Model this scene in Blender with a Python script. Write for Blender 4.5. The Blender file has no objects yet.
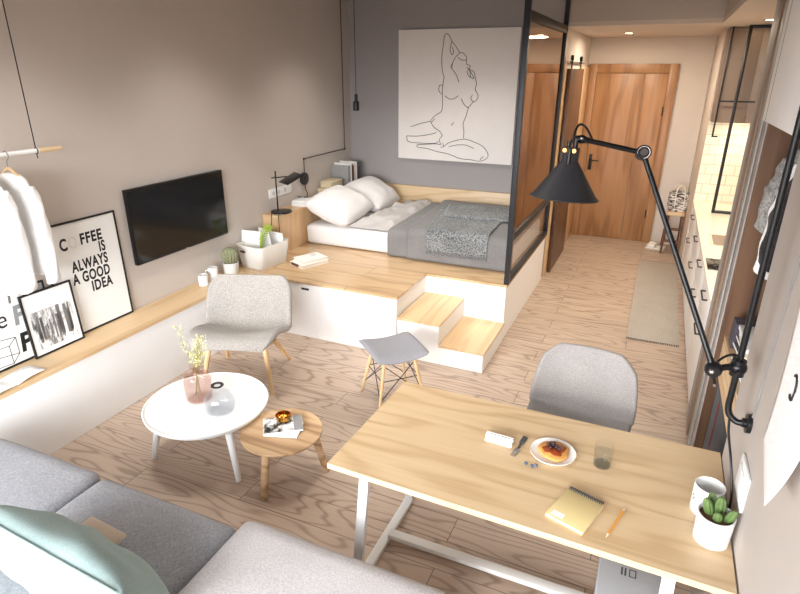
import bpy, bmesh, math, random
from mathutils import Vector, Matrix, noise as mnoise
R = math.radians
random.seed(7)
SC = bpy.context.scene
COL = SC.collection

# ------------------------------------------------------------------ camera
cam_d = bpy.data.cameras.new('camera')
cam_d.sensor_width = 36.0
cam_d.lens = 571.35 / 800 * 36.0
cam_d.clip_start = 0.05
cam_o = bpy.data.objects.new('camera', cam_d)
COL.objects.link(cam_o)
cam_o.matrix_world = (Matrix.Translation((0, 0, 2.3)) @ Matrix.Rotation(R(23.75), 4, 'Z')
                      @ Matrix.Rotation(R(90 - 21.605), 4, 'X') @ Matrix.Rotation(R(0.26), 4, 'Z'))
SC.camera = cam_o
# ------------------------------------------------------------------ light
SC.view_settings.view_transform = 'Standard'
SC.view_settings.look = 'None'
SC.view_settings.gamma = 1.0
SC.view_settings.use_curve_mapping = False
SC.view_settings.exposure = 0.0
SC.cycles.transparent_max_bounces = 32
W = bpy.data.worlds.new('world')
SC.world = W
W.use_nodes = True
_bg = W.node_tree.nodes['Background']
_tc = W.node_tree.nodes.new('ShaderNodeTexCoord')
_sep = W.node_tree.nodes.new('ShaderNodeSeparateXYZ')
_rp = W.node_tree.nodes.new('ShaderNodeValToRGB')          # sky above the horizon, dim ground below
_rp.color_ramp.elements[0].position, _rp.color_ramp.elements[0].color = 0.47, (0.10, 0.09, 0.085, 1)
_rp.color_ramp.elements[1].position, _rp.color_ramp.elements[1].color = 0.53, (0.93, 0.96, 1.0, 1)
for _p, _c in ((0.62, (0.92, 0.96, 1.0, 1)), (0.82, (0.38, 0.41, 0.45, 1))):
    _rp.color_ramp.elements.new(_p).color = _c
_mad = W.node_tree.nodes.new('ShaderNodeMath')
_mad.operation = 'MULTIPLY_ADD'
_mad.inputs[1].default_value = _mad.inputs[2].default_value = 0.5
W.node_tree.links.new(_tc.outputs['Generated'], _sep.inputs[0])
W.node_tree.links.new(_sep.outputs['Z'], _mad.inputs[0])
W.node_tree.links.new(_mad.outputs[0], _rp.inputs[0])
W.node_tree.links.new(_rp.outputs[0], _bg.inputs['Color'])
_bg.inputs['Strength'].default_value = 26.5


def light(name, kind, loc, direction, energy, color, **kw):
    d = bpy.data.lights.new(name, kind)
    d.energy = energy
    d.color = color
    for k, v in kw.items():
        setattr(d, k, v)
    o = bpy.data.objects.new(name, d)
    COL.objects.link(o)
    o.location = loc
    o.rotation_euler = Vector(direction).to_track_quat('-Z', 'Y').to_euler()
    return o


light('sun', 'SUN', (-1, -4, 5), (0.0, 1, -0.32), 1.4, (1.0, 0.90, 0.78), angle=R(5))
# guides the sampling of the daylight that comes through the big window behind the sofa
_pl = light('window_portal', 'AREA', (-1.525, -1.19, 1.435), (0, 1, 0), 1, (1, 1, 1), shape='RECTANGLE', size=3.65, size_y=2.37)
_pl.data.cycles.is_portal = True
DOWN = [(-2.75, 2.2), (-2.75, 3.7), (-2.75, 5.3), (-1.3, 2.6), (-1.45, 4.2), (-1.75, 5.5), (-0.45, 4.6)]  # added fill lamps, out of view, brightening deck, bench and lower walls
for _x, _y in DOWN:
    light('fill_downlight', 'AREA', (_x, _y, 3.09), (0, 0, -1), 7, (1.0, 0.95, 0.88), shape='DISK', size=0.34, spread=R(98))
light('hall_spot_glow', 'AREA', (-0.45, 7.7, 2.69), (0, 0, -1), 24, (1.0, 0.86, 0.68), shape='DISK', size=0.4)
light('kitchen_spot_glow', 'AREA', (0.36, 6.0, 2.69), (0, 0, -1), 24, (1.0, 0.86, 0.66), shape='DISK', size=0.3)
light('under_cabinet_lamp', 'AREA', (0.80, 7.18, 1.78), (0, 0.15, -1), 4, (1.0, 0.86, 0.66), shape='DISK', size=0.16)
for _y in (4.5, 5.3, 6.1):
    light('counter_lamp', 'AREA', (0.95, _y, 1.80), (-0.2, 0, -1), 3, (1.0, 0.86, 0.66), shape='DISK', size=0.12)


# ------------------------------------------------------------------ materials
def lin(c):
    return tuple(((v / 255) / 12.92 if v / 255 <= 0.04045 else ((v / 255 + 0.055) / 1.055) ** 2.4) for v in c) + (1,)


class NT:
    def __init__(s, name):
        s.m = bpy.data.materials.new(name)
        s.m.use_nodes = True
        s.t = s.m.node_tree
        s.p = s.t.nodes['Principled BSDF']
        s.out = s.t.nodes['Material Output']

    def n(s, kind, **kw):
        nd = s.t.nodes.new(kind)
        for k, v in kw.items():
            if k.startswith('i_'):
                key = k[2:]
                nd.inputs[int(key) if key.isdigit() else key].default_value = v
            else:
                setattr(nd, k, v)
        return nd

    def l(s, a, b):
        s.t.links.new(a, b)

    def math(s, op, a, b=None):
        nd = s.n('ShaderNodeMath', operation=op)
        for i, v in enumerate((a, b)):
            if v is None:
                continue
            if isinstance(v, (int, float)):
                nd.inputs[i].default_value = v
            else:
                s.l(v, nd.inputs[i])
        return nd.outputs[0]

    def ramp(s, fac, stops):
        nd = s.n('ShaderNodeValToRGB')
        e = nd.color_ramp.elements
        while len(e) < len(stops):
            e.new(0.5)
        for el, (p, c) in zip(e, stops):
            el.position = p
            el.color = c
        s.l(fac, nd.inputs[0])
        return nd.outputs[0]

    def coords(s, scale=(1, 1, 1), loc=(0, 0, 0), rot=(0, 0, 0)):
        tc = s.n('ShaderNodeTexCoord')
        mp = s.n('ShaderNodeMapping')
        mp.inputs['Scale'].default_value = scale
        mp.inputs['Location'].default_value = loc
        mp.inputs['Rotation'].default_value = rot
        s.l(tc.outputs['Object'], mp.inputs[0])
        return mp.outputs[0]

    def noise(s, vec, scale=1, detail=3, rough=0.5):
        nd = s.n('ShaderNodeTexNoise')
        nd.inputs['Scale'].default_value = scale
        nd.inputs['Detail'].default_value = detail
        nd.inputs['Roughness'].default_value = rough
        s.l(vec, nd.inputs['Vector'])
        return nd.outputs['Fac']

    def bump(s, h, strength=0.2, dist=0.01):
        nd = s.n('ShaderNodeBump')
        nd.inputs['Strength'].default_value = strength
        nd.inputs['Distance'].default_value = dist
        s.l(h, nd.inputs['Height'])
        s.l(nd.outputs[0], s.p.inputs['Normal'])


MATS = {}


def plain(name, c, rough=0.5, metal=0.0, var=0.03, scale=6, bump=0.0, emit=None, spec=0.5):
    t = NT(name)
    c = lin(c)
    f = t.noise(t.coords(), scale, 3)
    t.l(t.ramp(f, [(0.3, tuple(v * (1 - var) for v in c[:3]) + (1,)), (0.7, tuple(min(1, v * (1 + var)) for v in c[:3]) + (1,))]),
        t.p.inputs['Base Color'])
    t.p.inputs['Roughness'].default_value = rough
    t.p.inputs['Metallic'].default_value = metal
    t.p.inputs['Specular IOR Level'].default_value = spec
    if bump:
        t.bump(t.noise(t.coords(), scale * 8, 2), bump, 0.003)
    if emit:
        t.p.inputs['Emission Color'].default_value = lin(emit[0])
        t.p.inputs['Emission Strength'].default_value = emit[1]
    MATS[name] = t.m
    return t.m


def wood(name, dark, mid, light_, axis='X', rough=0.4, rings=9.0, ring_amt=0.5, across=5.0, along=0.55, spec=0.5):
    t = NT(name)
    sc = [across] * 3
    sc['XYZ'.index(axis)] = along
    v = t.coords(tuple(sc))
    n1 = t.noise(v, 1.0, 2, 0.45)
    r = t.math('SINE', t.math('MULTIPLY', n1, rings * 6.28))
    r = t.math('POWER', t.math('ADD', t.math('MULTIPLY', r, 0.5), 0.5), 2.0)
    sc2 = [60.0] * 3
    sc2['XYZ'.index(axis)] = 2.0
    fine = t.noise(t.coords(tuple(sc2)), 1.0, 3, 0.6)
    f = t.math('ADD', t.math('MULTIPLY', r, ring_amt), t.math('MULTIPLY', fine, 1 - ring_amt))
    t.l(t.ramp(f, [(0.1, lin(light_)), (0.5, lin(mid)), (0.95, lin(dark))]), t.p.inputs['Base Color'])
    t.p.inputs['Roughness'].default_value = rough
    t.p.inputs['Specular IOR Level'].default_value = spec
    t.bump(fine, 0.08, 0.002)
    MATS[name] = t.m
    return t.m


def planks(name, dark, mid, light_, w, ln, rough=0.45, rings=7, ring_amt=0.6, gap=0.002, off=(0, 0, 0)):
    """boards running along X, each with its own grain"""
    t = NT(name)
    br = t.n('ShaderNodeTexBrick')
    br.offset = 0.37
    br.inputs['Scale'].default_value = 1.0
    br.inputs['Brick Width'].default_value = ln
    br.inputs['Row Height'].default_value = w
    br.inputs['Mortar Size'].default_value = gap
    br.inputs['Mortar Smooth'].default_value = 0.1
    br.inputs['Color1'].default_value = (0, 0, 0, 1)
    br.inputs['Color2'].default_value = (1, 1, 1, 1)
    br.inputs['Mortar'].default_value = (0.5, 0.5, 0.5, 1)
    t.l(t.coords(loc=off), br.inputs['Vector'])
    bw = t.n('ShaderNodeRGBToBW')
    t.l(br.outputs['Color'], bw.inputs[0])
    pid = bw.outputs[0]
    cb = t.n('ShaderNodeCombineXYZ')
    t.l(t.math('MULTIPLY', pid, 37.0), cb.inputs[0])
    t.l(t.math('MULTIPLY', pid, 11.0), cb.inputs[2])
    ad = t.n('ShaderNodeVectorMath', operation='ADD')
    t.l(t.coords((0.9, 5.5, 5.5)), ad.inputs[0])
    t.l(cb.outputs[0], ad.inputs[1])
    n1 = t.noise(ad.outputs[0], 1.0, 1.5, 0.4)
    r = t.math('SINE', t.math('MULTIPLY', n1, rings * 6.28))
    r = t.math('POWER', t.math('ADD', t.math('MULTIPLY', r, 0.5), 0.5), 5.0)
    fine = t.noise(t.coords((2.5, 70, 70)), 1.0, 3, 0.6)
    f = t.math('ADD', t.math('MULTIPLY', r, ring_amt), t.math('MULTIPLY', fine, 1 - ring_amt))
    f = t.math('ADD', f, t.math('MULTIPLY', t.math('SUBTRACT', pid, 0.5), 0.16))
    col = t.ramp(f, [(0.05, lin(light_)), (0.42, lin(mid)), (0.95, lin(dark))])
    mx = t.n('ShaderNodeMix', data_type='RGBA')
    t.l(br.outputs['Fac'], mx.inputs['Factor'])
    t.l(col, mx.inputs['A'])
    mx.inputs['B'].default_value = tuple(v * 0.45 for v in lin(dark)[:3]) + (1,)
    t.l(mx.outputs['Result'], t.p.inputs['Base Color'])
    t.p.inputs['Roughness'].default_value = rough
    t.bump(fine, 0.08, 0.002)
    MATS[name] = t.m
    return t.m


def fabric(name, c, c2, scale=220, bump=0.25, rough=0.95, weave=(1, 1, 1), amt=(0.35, 0.65)):
    t = NT(name)
    f = t.noise(t.coords(weave), scale, 2, 0.7)
    g = t.noise(t.coords(), 5, 2)
    f2 = t.math('ADD', t.math('MULTIPLY', f, 0.85), t.math('MULTIPLY', g, 0.15))
    t.l(t.ramp(f2, [(amt[0], lin(c)), (amt[1], lin(c2))]), t.p.inputs['Base Color'])
    t.p.inputs['Roughness'].default_value = rough
    t.p.inputs['Specular IOR Level'].default_value = 0.15
    t.p.inputs['Sheen Weight'].default_value = 0.15
    t.bump(f, bump, 0.003)
    MATS[name] = t.m
    return t.m


def thin_glass(name, tint, trans=0.9, gloss_rough=0.02, gloss_tint=(1, 1, 1, 1), fres=True, amount=0.5):
    t = NT(name)
    tr = t.n('ShaderNodeBsdfTransparent')
    tr.inputs[0].default_value = tint
    gl = t.n('ShaderNodeBsdfGlossy')
    gl.inputs['Roughness'].default_value = gloss_rough
    gl.inputs[0].default_value = gloss_tint
    mx = t.n('ShaderNodeMixShader')
    if fres:
        lw = t.n('ShaderNodeLayerWeight')
        lw.inputs[0].default_value = 0.5
        t.l(t.math('ADD', t.math('MULTIPLY', t.math('POWER', lw.outputs['Facing'], 4.0), 0.6), 0.03), mx.inputs[0])
    else:
        mx.inputs[0].default_value = amount
    t.l(tr.outputs[0], mx.inputs[1])
    t.l(gl.outputs[0], mx.inputs[2])
    t.l(mx.outputs[0], t.out.inputs[0])
    MATS[name] = t.m
    return t.m


def print_mat(name, sx, sy, lo, hi, thr=(0.4, 0.6), detail=5, c0=(20, 20, 22), c1=(240, 240, 238)):
    t = NT(name)
    f = t.noise(t.coords((sx, sx, sy)), 1, detail, 0.7)
    t.l(t.ramp(f, [(thr[0], lin(c0)), (thr[1], lin(c1))]), t.p.inputs['Base Color'])
    t.p.inputs['Roughness'].default_value = 0.5
    MATS[name] = t.m
    return t.m


planks('floor_oak', (142, 122, 107), (186, 164, 146), (200, 180, 163), 0.185, 1.9, rings=13, ring_amt=0.5)
planks('deck_oak', (176, 142, 104), (202, 170, 130), (214, 184, 146), 0.30, 2.4, rings=4, ring_amt=0.4, rough=0.22)
wood('oak', (186, 152, 112), (208, 179, 139), (217, 191, 154), 'X', 0.42, rings=8, ring_amt=0.42, along=0.6, across=4)
wood('oak_y', (194, 156, 112), (214, 182, 140), (224, 196, 156), 'Y', 0.42, rings=4, ring_amt=0.4)
wood('oak_z', (198, 160, 118), (214, 178, 136), (222, 190, 150), 'Z', 0.45, rings=4, ring_amt=0.45)
wood('door_oak', (138, 96, 60), (164, 118, 78), (182, 138, 96), 'Z', 0.4, rings=4, ring_amt=0.45, across=5)
wood('side_oak', (140, 108, 78), (188, 152, 114), (210, 178, 140), 'X', 0.5, rings=7, ring_amt=0.55, across=5)
wood('leg_oak', (196, 156, 108), (222, 186, 138), (234, 204, 162), 'Z', 0.45, rings=3, ring_amt=0.3, across=12)
wood('dark_wood', (70, 46, 30), (104, 72, 48), (124, 90, 62), 'Z', 0.5, rings=4, ring_amt=0.4)
wood('walnut', (58, 38, 26), (88, 60, 42), (106, 76, 54), 'Z', 0.35, rings=4, ring_amt=0.4)
wood('stool_wood', (62, 38, 22), (96, 62, 38), (122, 84, 54), 'Z', 0.5)
plain('wall_grey', (200, 190, 181), 0.9, var=0.015, scale=2, bump=0.05, spec=0.2)
plain('wall_dark_grey', (160, 155, 154), 0.9, var=0.015, scale=2, bump=0.05, spec=0.2)
plain('wall_cream', (214, 203, 193), 0.85, var=0.015, scale=2, bump=0.04, spec=0.2)
plain('ceiling_grey', (122, 116, 112), 0.9, var=0.01, spec=0.2)
plain('wall_stub', (182, 172, 164), 0.9, var=0.015, scale=2, bump=0.05, spec=0.2)
plain('ceiling_paint', (196, 186, 178), 0.9, var=0.01, spec=0.2)
plain('white_lacquer', (245, 244, 243), 0.5, var=0.01)
plain('white_paint', (236, 236, 234), 0.45, var=0.01)
plain('white_metal', (232, 232, 230), 0.35, var=0.01)
plain('matte_white', (240, 238, 237), 0.85, var=0.01, spec=0.1)
plain('stud', (190, 190, 190), 0.3, metal=0.9)
plain('ceramic', (238, 237, 235), 0.25, var=0.01)
plain('black_metal', (24, 24, 26), 0.35, metal=0.3, var=0.05)
plain('frame_metal', (44, 46, 50), 0.42, metal=0.3, var=0.05)
plain('charcoal', (38, 38, 42), 0.5, var=0.06)
plain('shade_metal', (46, 46, 50), 0.55, var=0.04)
plain('screen', (10, 11, 14), 0.12, var=0.05)
plain('chrome', (210, 210, 212), 0.15, metal=1.0)
plain('brass', (196, 140, 64), 0.22, metal=1.0)
plain('gold_lit', (190, 130, 50), 0.22, metal=0.9)
plain('paper', (240, 239, 236), 0.8, var=0.01)
plain('off_paper', (226, 216, 198), 0.8, var=0.03)
plain('canvas', (243, 237, 232), 0.9, var=0.015, bump=0.05)
plain('ink', (26, 24, 24), 0.7)
plain('soft_ink', (120, 116, 114), 0.8)
plain('grey_ink', (150, 150, 150), 0.7)
plain('faint_ink', (222, 218, 214), 0.8)
plain('stone_counter', (238, 228, 212), 0.35, var=0.02)
plain('brown_strip', (140, 112, 90), 0.5)
plain('taupe', (142, 122, 108), 0.5, var=0.02)
plain('panel_grey', (132, 128, 126), 0.5, var=0.02)
plain('panel_mid', (166, 161, 157), 0.5, var=0.02)
plain('panel_pale', (206, 200, 196), 0.5, var=0.02)
plain('fern', (150, 180, 52), 0.6, var=0.15, scale=30)
plain('bud', (228, 220, 162), 0.7, var=0.2, scale=40)
plain('stem_green', (150, 150, 80), 0.7)
plain('cactus_green', (88, 112, 58), 0.6, var=0.2, scale=40)
plain('cactus_grey', (132, 134, 104), 0.8, var=0.25, scale=60)
plain('soil', (112, 78, 60), 0.95, var=0.3, scale=90, bump=0.5)
plain('kraft', (216, 194, 140), 0.7, var=0.03)
plain('pencil_yellow', (226, 158, 52), 0.5)
plain('eraser', (226, 196, 180), 0.7)
plain('graphite', (50, 48, 48), 0.5)
plain('berry_dark', (38, 22, 34), 0.4, var=0.2, scale=60)
plain('berry_blue', (66, 84, 104), 0.5, var=0.2, scale=60)
plain('pancake', (206, 148, 78), 0.7, var=0.2, scale=40, bump=0.3)
plain('jam', (140, 62, 26), 0.3, var=0.2, scale=60)
plain('brown_book', (88, 52, 42), 0.6)
plain('red_book', (150, 62, 48), 0.6)
plain('slate_book', (70, 72, 76), 0.6)
plain('plum', (70, 62, 74), 0.7)
plain('box_cream', (214, 198, 166), 0.8, var=0.03)
plain('felt_white', (236, 233, 226), 0.9, var=0.02, bump=0.2)
plain('steel', (150, 148, 144), 0.4, metal=0.6)
plain('screw_glow', (255, 200, 130), 0.5, emit=((255, 188, 104), 2.2))  # emission for the socket screws, painted as orange points of light
plain('led_glow', (255, 236, 205), 0.5, emit=((255, 226, 180), 18))
plain('bin_grey', (168, 170, 174), 0.5)
plain('red_zip', (120, 34, 36), 0.6)
plain('groove', (120, 84, 56), 0.6)
fabric('sofa_fabric', (128, 129, 135), (170, 171, 176), 300, 0.3, weave=(1, 0.25, 1))
fabric('sofa_sunlit', (176, 171, 172), (206, 201, 201), 160, 0.3)  # lighter copy of the sofa cloth, sunlight put into its colour
fabric('mint_fabric', (138, 160, 158), (162, 180, 177), 240, 0.2)
fabric('beige_fabric', (176, 158, 140), (198, 182, 166), 240, 0.2)
fabric('chair_fabric', (126, 121, 120), (166, 161, 158), 260, 0.25)
fabric('arm_fabric', (132, 128, 124), (178, 173, 168), 220, 0.25, weave=(1, 1, 0.3))
fabric('stool_fabric', (128, 128, 134), (152, 152, 158), 260, 0.15)
fabric('linen', (226, 222, 220), (240, 237, 235), 200, 0.12)
fabric('sheet', (176, 170, 167), (202, 197, 193), 200, 0.12)
fabric('quilt', (110, 108, 108), (146, 143, 142), 240, 0.25)
fabric('knit', (78, 80, 82), (158, 160, 160), 75, 1.0, amt=(0.4, 0.6))
fabric('sweater', (112, 110, 108), (182, 180, 176), 120, 0.8)
fabric('coat', (28, 28, 32), (60, 60, 64), 140, 0.5)
fabric('white_cotton', (236, 234, 232), (246, 245, 243), 120, 0.15)
fabric('rug_weave', (160, 150, 140), (190, 181, 170), 130, 0.4, weave=(1, 0.4, 1))
fabric('suitcase_cloth', (14, 13, 14), (26, 25, 26), 200, 0.3)
fabric('tote', (60, 56, 56), (232, 226, 220), 26, 0.3, weave=(0.5, 0.5, 2.2), amt=(0.45, 0.55))
thin_glass('clear_glass', (0.985, 0.99, 0.99, 1))
thin_glass('window_glass', (0.99, 0.99, 0.99, 1))
thin_glass('pink_glass', (0.92, 0.86, 0.845, 1), gloss_tint=(1, 0.92, 0.9, 1))
thin_glass('smoke_glass', (0.965, 0.97, 0.975, 1))
thin_glass('carafe_glass', (0.93, 0.94, 0.955, 1))
thin_glass('water', (0.93, 0.95, 0.96, 1))
thin_glass('base_glass', (0.80, 0.83, 0.85, 1))
thin_glass('bronze_glass', (0.62, 0.52, 0.45, 1), gloss_tint=(0.80, 0.72, 0.65, 1), fres=False, amount=0.70)
print_mat('city_print', 26, 8, 0, 1, (0.36, 0.56), c0=(50, 50, 52))
print_mat('cover_print', 16, 16, 0, 1, (0.42, 0.56))
print_mat('sketch_print', 14, 14, 0, 1, (0.3, 0.4))


def tile_mat():
    t = NT('tile')
    br = t.n('ShaderNodeTexBrick')
    br.inputs['Scale'].default_value = 1
    br.inputs['Brick Width'].default_value = 0.15
    br.inputs['Row Height'].default_value = 0.11
    br.inputs['Mortar Size'].default_value = 0.004
    br.inputs['Color1'].default_value = lin((236, 226, 208))
    br.inputs['Color2'].default_value = lin((230, 220, 202))
    br.inputs['Mortar'].default_value = lin((196, 182, 160))
    t.l(t.coords(rot=(R(90), 0, 0)), br.inputs['Vector'])
    t.l(br.outputs['Color'], t.p.inputs['Base Color'])
    t.p.inputs['Roughness'].default_value = 0.25
    MATS['tile'] = t.m


tile_mat()
M = MATS


# ------------------------------------------------------------------ mesh helpers
class MB:
    def __init__(s):
        s.bm = bmesh.new()

    def box(s, x0, x1, y0, y1, z0, z1, bev=0.0, seg=2):
        r = bmesh.ops.create_cube(s.bm, size=1.0)
        vs = r['verts']
        for v in vs:
            v.co = Vector(((x0 + x1) / 2 + v.co.x * (x1 - x0), (y0 + y1) / 2 + v.co.y * (y1 - y0), (z0 + z1) / 2 + v.co.z * (z1 - z0)))
        if bev:
            es = list({e for v in vs for e in v.link_edges})
            bmesh.ops.bevel(s.bm, geom=es, offset=bev, segments=seg, profile=0.5, affect='EDGES')
        return s

    def cyl(s, p0, p1, r0, r1=None, n=20, cap=True):
        r1 = r0 if r1 is None else r1
        p0, p1 = Vector(p0), Vector(p1)
        d = (p1 - p0)
        q = d.normalized().to_track_quat('Z', 'Y')
        a = [s.bm.verts.new(p0 + q @ Vector((math.cos(2 * math.pi * i / n) * r0, math.sin(2 * math.pi * i / n) * r0, 0))) for i in range(n)]
        b = [s.bm.verts.new(p1 + q @ Vector((math.cos(2 * math.pi * i / n) * r1, math.sin(2 * math.pi * i / n) * r1, 0))) for i in range(n)]
        for i in range(n):
            j = (i + 1) % n
            s.bm.faces.new((a[i], a[j], b[j], b[i]))
        if cap:
            s.bm.faces.new(a[::-1])
            s.bm.faces.new(b)
        return s

    def lathe(s, prof, c=(0, 0, 0), n=32, wob=None):
        c = Vector(c)
        rings = []
        for k, (r, z) in enumerate(prof):
            if r < 1e-5:
                rings.append([s.bm.verts.new(c + Vector((0, 0, z)))])
            else:
                ring = []
                for i in range(n):
                    a = 2 * math.pi * i / n
                    rr = r * (wob(a, k) if wob else 1)
                    ring.append(s.bm.verts.new(c + Vector((math.cos(a) * rr, math.sin(a) * rr, z))))
                rings.append(ring)
        for a, b in zip(rings, rings[1:]):
            for i in range(n):
                j = (i + 1) % n
                if len(a) == 1 and len(b) == 1:
                    continue
                if len(a) == 1:
                    s.bm.faces.new((a[0], b[j], b[i]))
                elif len(b) == 1:
                    s.bm.faces.new((a[i], a[j], b[0]))
                else:
                    s.bm.faces.new((a[i], a[j], b[j], b[i]))
        return s

    def loft(s, rings, closed=True, cap=True):
        vr = [[s.bm.verts.new(Vector(p)) for p in r] for r in rings]
        n = len(vr[0])
        for a, b in zip(vr, vr[1:]):
            for i in range(n if closed else n - 1):
                j = (i + 1) % n
                s.bm.faces.new((a[i], a[j], b[j], b[i]))
        if cap and closed:
            s.bm.faces.new(vr[0][::-1])
            s.bm.faces.new(vr[-1])
        return s

    def tube(s, pts, r, n=10, closed=False):
        pts = [Vector(p) for p in pts]
        rs = r if isinstance(r, (list, tuple)) else [r] * len(pts)
        rings = []
        prev = None
        m = len(pts)
        for i, p in enumerate(pts):
            if closed:
                d = pts[(i + 1) % m] - pts[i - 1]
            else:
                d = pts[min(i + 1, m - 1)] - pts[max(i - 1, 0)]
            d.normalize()
            if prev is None:
                x = d.orthogonal().normalized()
            else:
                x = (prev - d * prev.dot(d))
                x = x.normalized() if x.length > 1e-6 else d.orthogonal().normalized()
            prev = x
            y = d.cross(x)
            rings.append([p + (x * math.cos(2 * math.pi * k / n) + y * math.sin(2 * math.pi * k / n)) * rs[i] for k in range(n)])
        if closed:
            rings.append(rings[0])
        return s.loft(rings, cap=not closed)

    def sphere(s, c, r, sub=2, sc=(1, 1, 1)):
        g = bmesh.ops.create_icosphere(s.bm, subdivisions=sub, radius=r)
        for v in g['verts']:
            v.co = Vector((v.co.x * sc[0], v.co.y * sc[1], v.co.z * sc[2])) + Vector(c)
        return s

    def prism(s, pts, z0, z1):
        """polygon (x, y) extruded in z"""
        a = [s.bm.verts.new((x, y, z0)) for x, y in pts]
        b = [s.bm.verts.new((x, y, z1)) for x, y in pts]
        n = len(pts)
        s.bm.faces.new(a[::-1])
        s.bm.faces.new(b)
        for i in range(n):
            j = (i + 1) % n
            s.bm.faces.new((a[i], a[j], b[j], b[i]))
        return s

    def grid(s, f, nu, nv):
        vs = [[s.bm.verts.new(Vector(f(i / nu, j / nv))) for j in range(nv + 1)] for i in range(nu + 1)]
        for i in range(nu):
            for j in range(nv):
                s.bm.faces.new((vs[i][j], vs[i + 1][j], vs[i + 1][j + 1], vs[i][j + 1]))
        return s

    def cushion(s, c, size, r=0.05, bulge=0.02, n=13, wr=0.004, seed=0):
        for v in s.bm.verts:
            v.tag = True
        g = bmesh.ops.create_cube(s.bm, size=2.0)
        for v in g['verts']:
            v.tag = False
        es = list({e for v in g['verts'] for e in v.link_edges})
        bmesh.ops.subdivide_edges(s.bm, edges=es, cuts=n, use_grid_fill=True)
        c = Vector(c)
        h = Vector(size) / 2
        for v in s.bm.verts:
            if v.tag:
                continue
            t = [math.copysign(1 - (1 - abs(k)) ** 1.9, k) for k in v.co]
            p = Vector((t[0] * h.x, t[1] * h.y, t[2] * h.z))
            inn = Vector([max(-h[i] + r, min(h[i] - r, p[i])) for i in range(3)])
            d = p - inn
            if d.length > 1e-7:
                p = inn + d.normalized() * r
            if t[2] > 0:
                p.z += bulge * (1 - t[0] ** 4) * (1 - t[1] ** 4) * (t[2])
            p.z += wr * mnoise.noise((p + c) * 6 + Vector((seed, 0, 0)))
            p.y += 0.6 * wr * mnoise.noise((p + c) * 5 + Vector((0, seed, 3)))
            v.co = p + c
        return s

    def xf(s, mat):
        bmesh.ops.transform(s.bm, matrix=mat, verts=s.bm.verts)
        return s

    def build(s, name, mat, parent=None, smooth=True, angle=38, mods=None):
        bmesh.ops.recalc_face_normals(s.bm, faces=s.bm.faces)
        me = bpy.data.meshes.new(name)
        s.bm.to_mesh(me)
        s.bm.free()
        me.materials.append(M[mat])
        if smooth:
            me.polygons.foreach_set('use_smooth', [True] * len(me.polygons))
            me.set_sharp_from_angle(angle=R(angle))
        o = bpy.data.objects.new(name, me)
        COL.objects.link(o)
        if parent:
            o.parent = parent
        for k in mods or []:
            if k[0] == 'SOLIDIFY':
                m = o.modifiers.new('thickness', 'SOLIDIFY')
                m.thickness = k[1]
                m.offset = k[2] if len(k) > 2 else 0
            elif k[0] == 'SUBSURF':
                m = o.modifiers.new('smooth', 'SUBSURF')
                m.levels = m.render_levels = k[1]
        return o


def tag(o, label, cat, group=None, kind=None):
    o['label'] = label
    o['category'] = cat
    if group:
        o['group'] = group
    if kind:
        o['kind'] = kind
    return o


def thing(name, label, cat, loc=(0, 0, 0), rz=0, group=None):
    o = bpy.data.objects.new(name, None)
    COL.objects.link(o)
    o.location = loc
    o.rotation_euler = (0, 0, R(rz))
    o.empty_display_size = 0.1
    return tag(o, label, cat, group)


def struct(name, mb, mat, parent=None, **kw):
    o = mb.build(name, mat, parent, **kw)
    if not parent:
        o['kind'] = 'structure'
    return o


def place(o, loc, rz=0):
    o.location = loc
    o.rotation_euler = (0, 0, R(rz))
    return o


def copy_tree(o, parent=None):
    c = o.copy()
    COL.objects.link(c)
    if parent:
        c.parent = parent
    for ch in list(o.children):
        copy_tree(ch, c)
    return c


def text(bm_target, s, size, mat4, depth=0.0008, shear=0.0, align='RIGHT', bold=0.0):
    """adds a word, as flat raised lettering, to a bmesh"""
    cu = bpy.data.curves.new('lettering', 'FONT')
    cu.body = s
    cu.size = size
    cu.extrude = depth
    cu.align_x = align
    cu.shear = shear
    cu.offset = bold
    cu.space_character = 1.12
    o = bpy.data.objects.new('lettering', cu)
    COL.objects.link(o)
    dg = bpy.context.evaluated_depsgraph_get()
    me = bpy.data.meshes.new_from_object(o.evaluated_get(dg))
    me.transform(mat4)
    bm_target.from_mesh(me)
    bpy.data.objects.remove(o)
    bpy.data.curves.remove(cu)
    bpy.data.meshes.remove(me)


def bez(p0, p1, p2, p3, n=12):
    out = []
    for i in range(n + 1):
        t = i / n
        out.append(Vector(p0) * (1 - t) ** 3 + Vector(p1) * 3 * t * (1 - t) ** 2 + Vector(p2) * 3 * t * t * (1 - t) + Vector(p3) * t ** 3)
    return out


def smooth_path(pts, n=6):
    pts = [Vector(p) for p in pts]
    out = []
    for i in range(len(pts) - 1):
        a, b = pts[max(i - 1, 0)], pts[i]
        c, d = pts[i + 1], pts[min(i + 2, len(pts) - 1)]
        for k in range(n):
            t = k / n
            out.append(0.5 * ((2 * b) + (c - a) * t + (2 * a - 5 * b + 4 * c - d) * t * t + (3 * b - a - 3 * c + d) * t ** 3))
    out.append(pts[-1])
    return out


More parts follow.
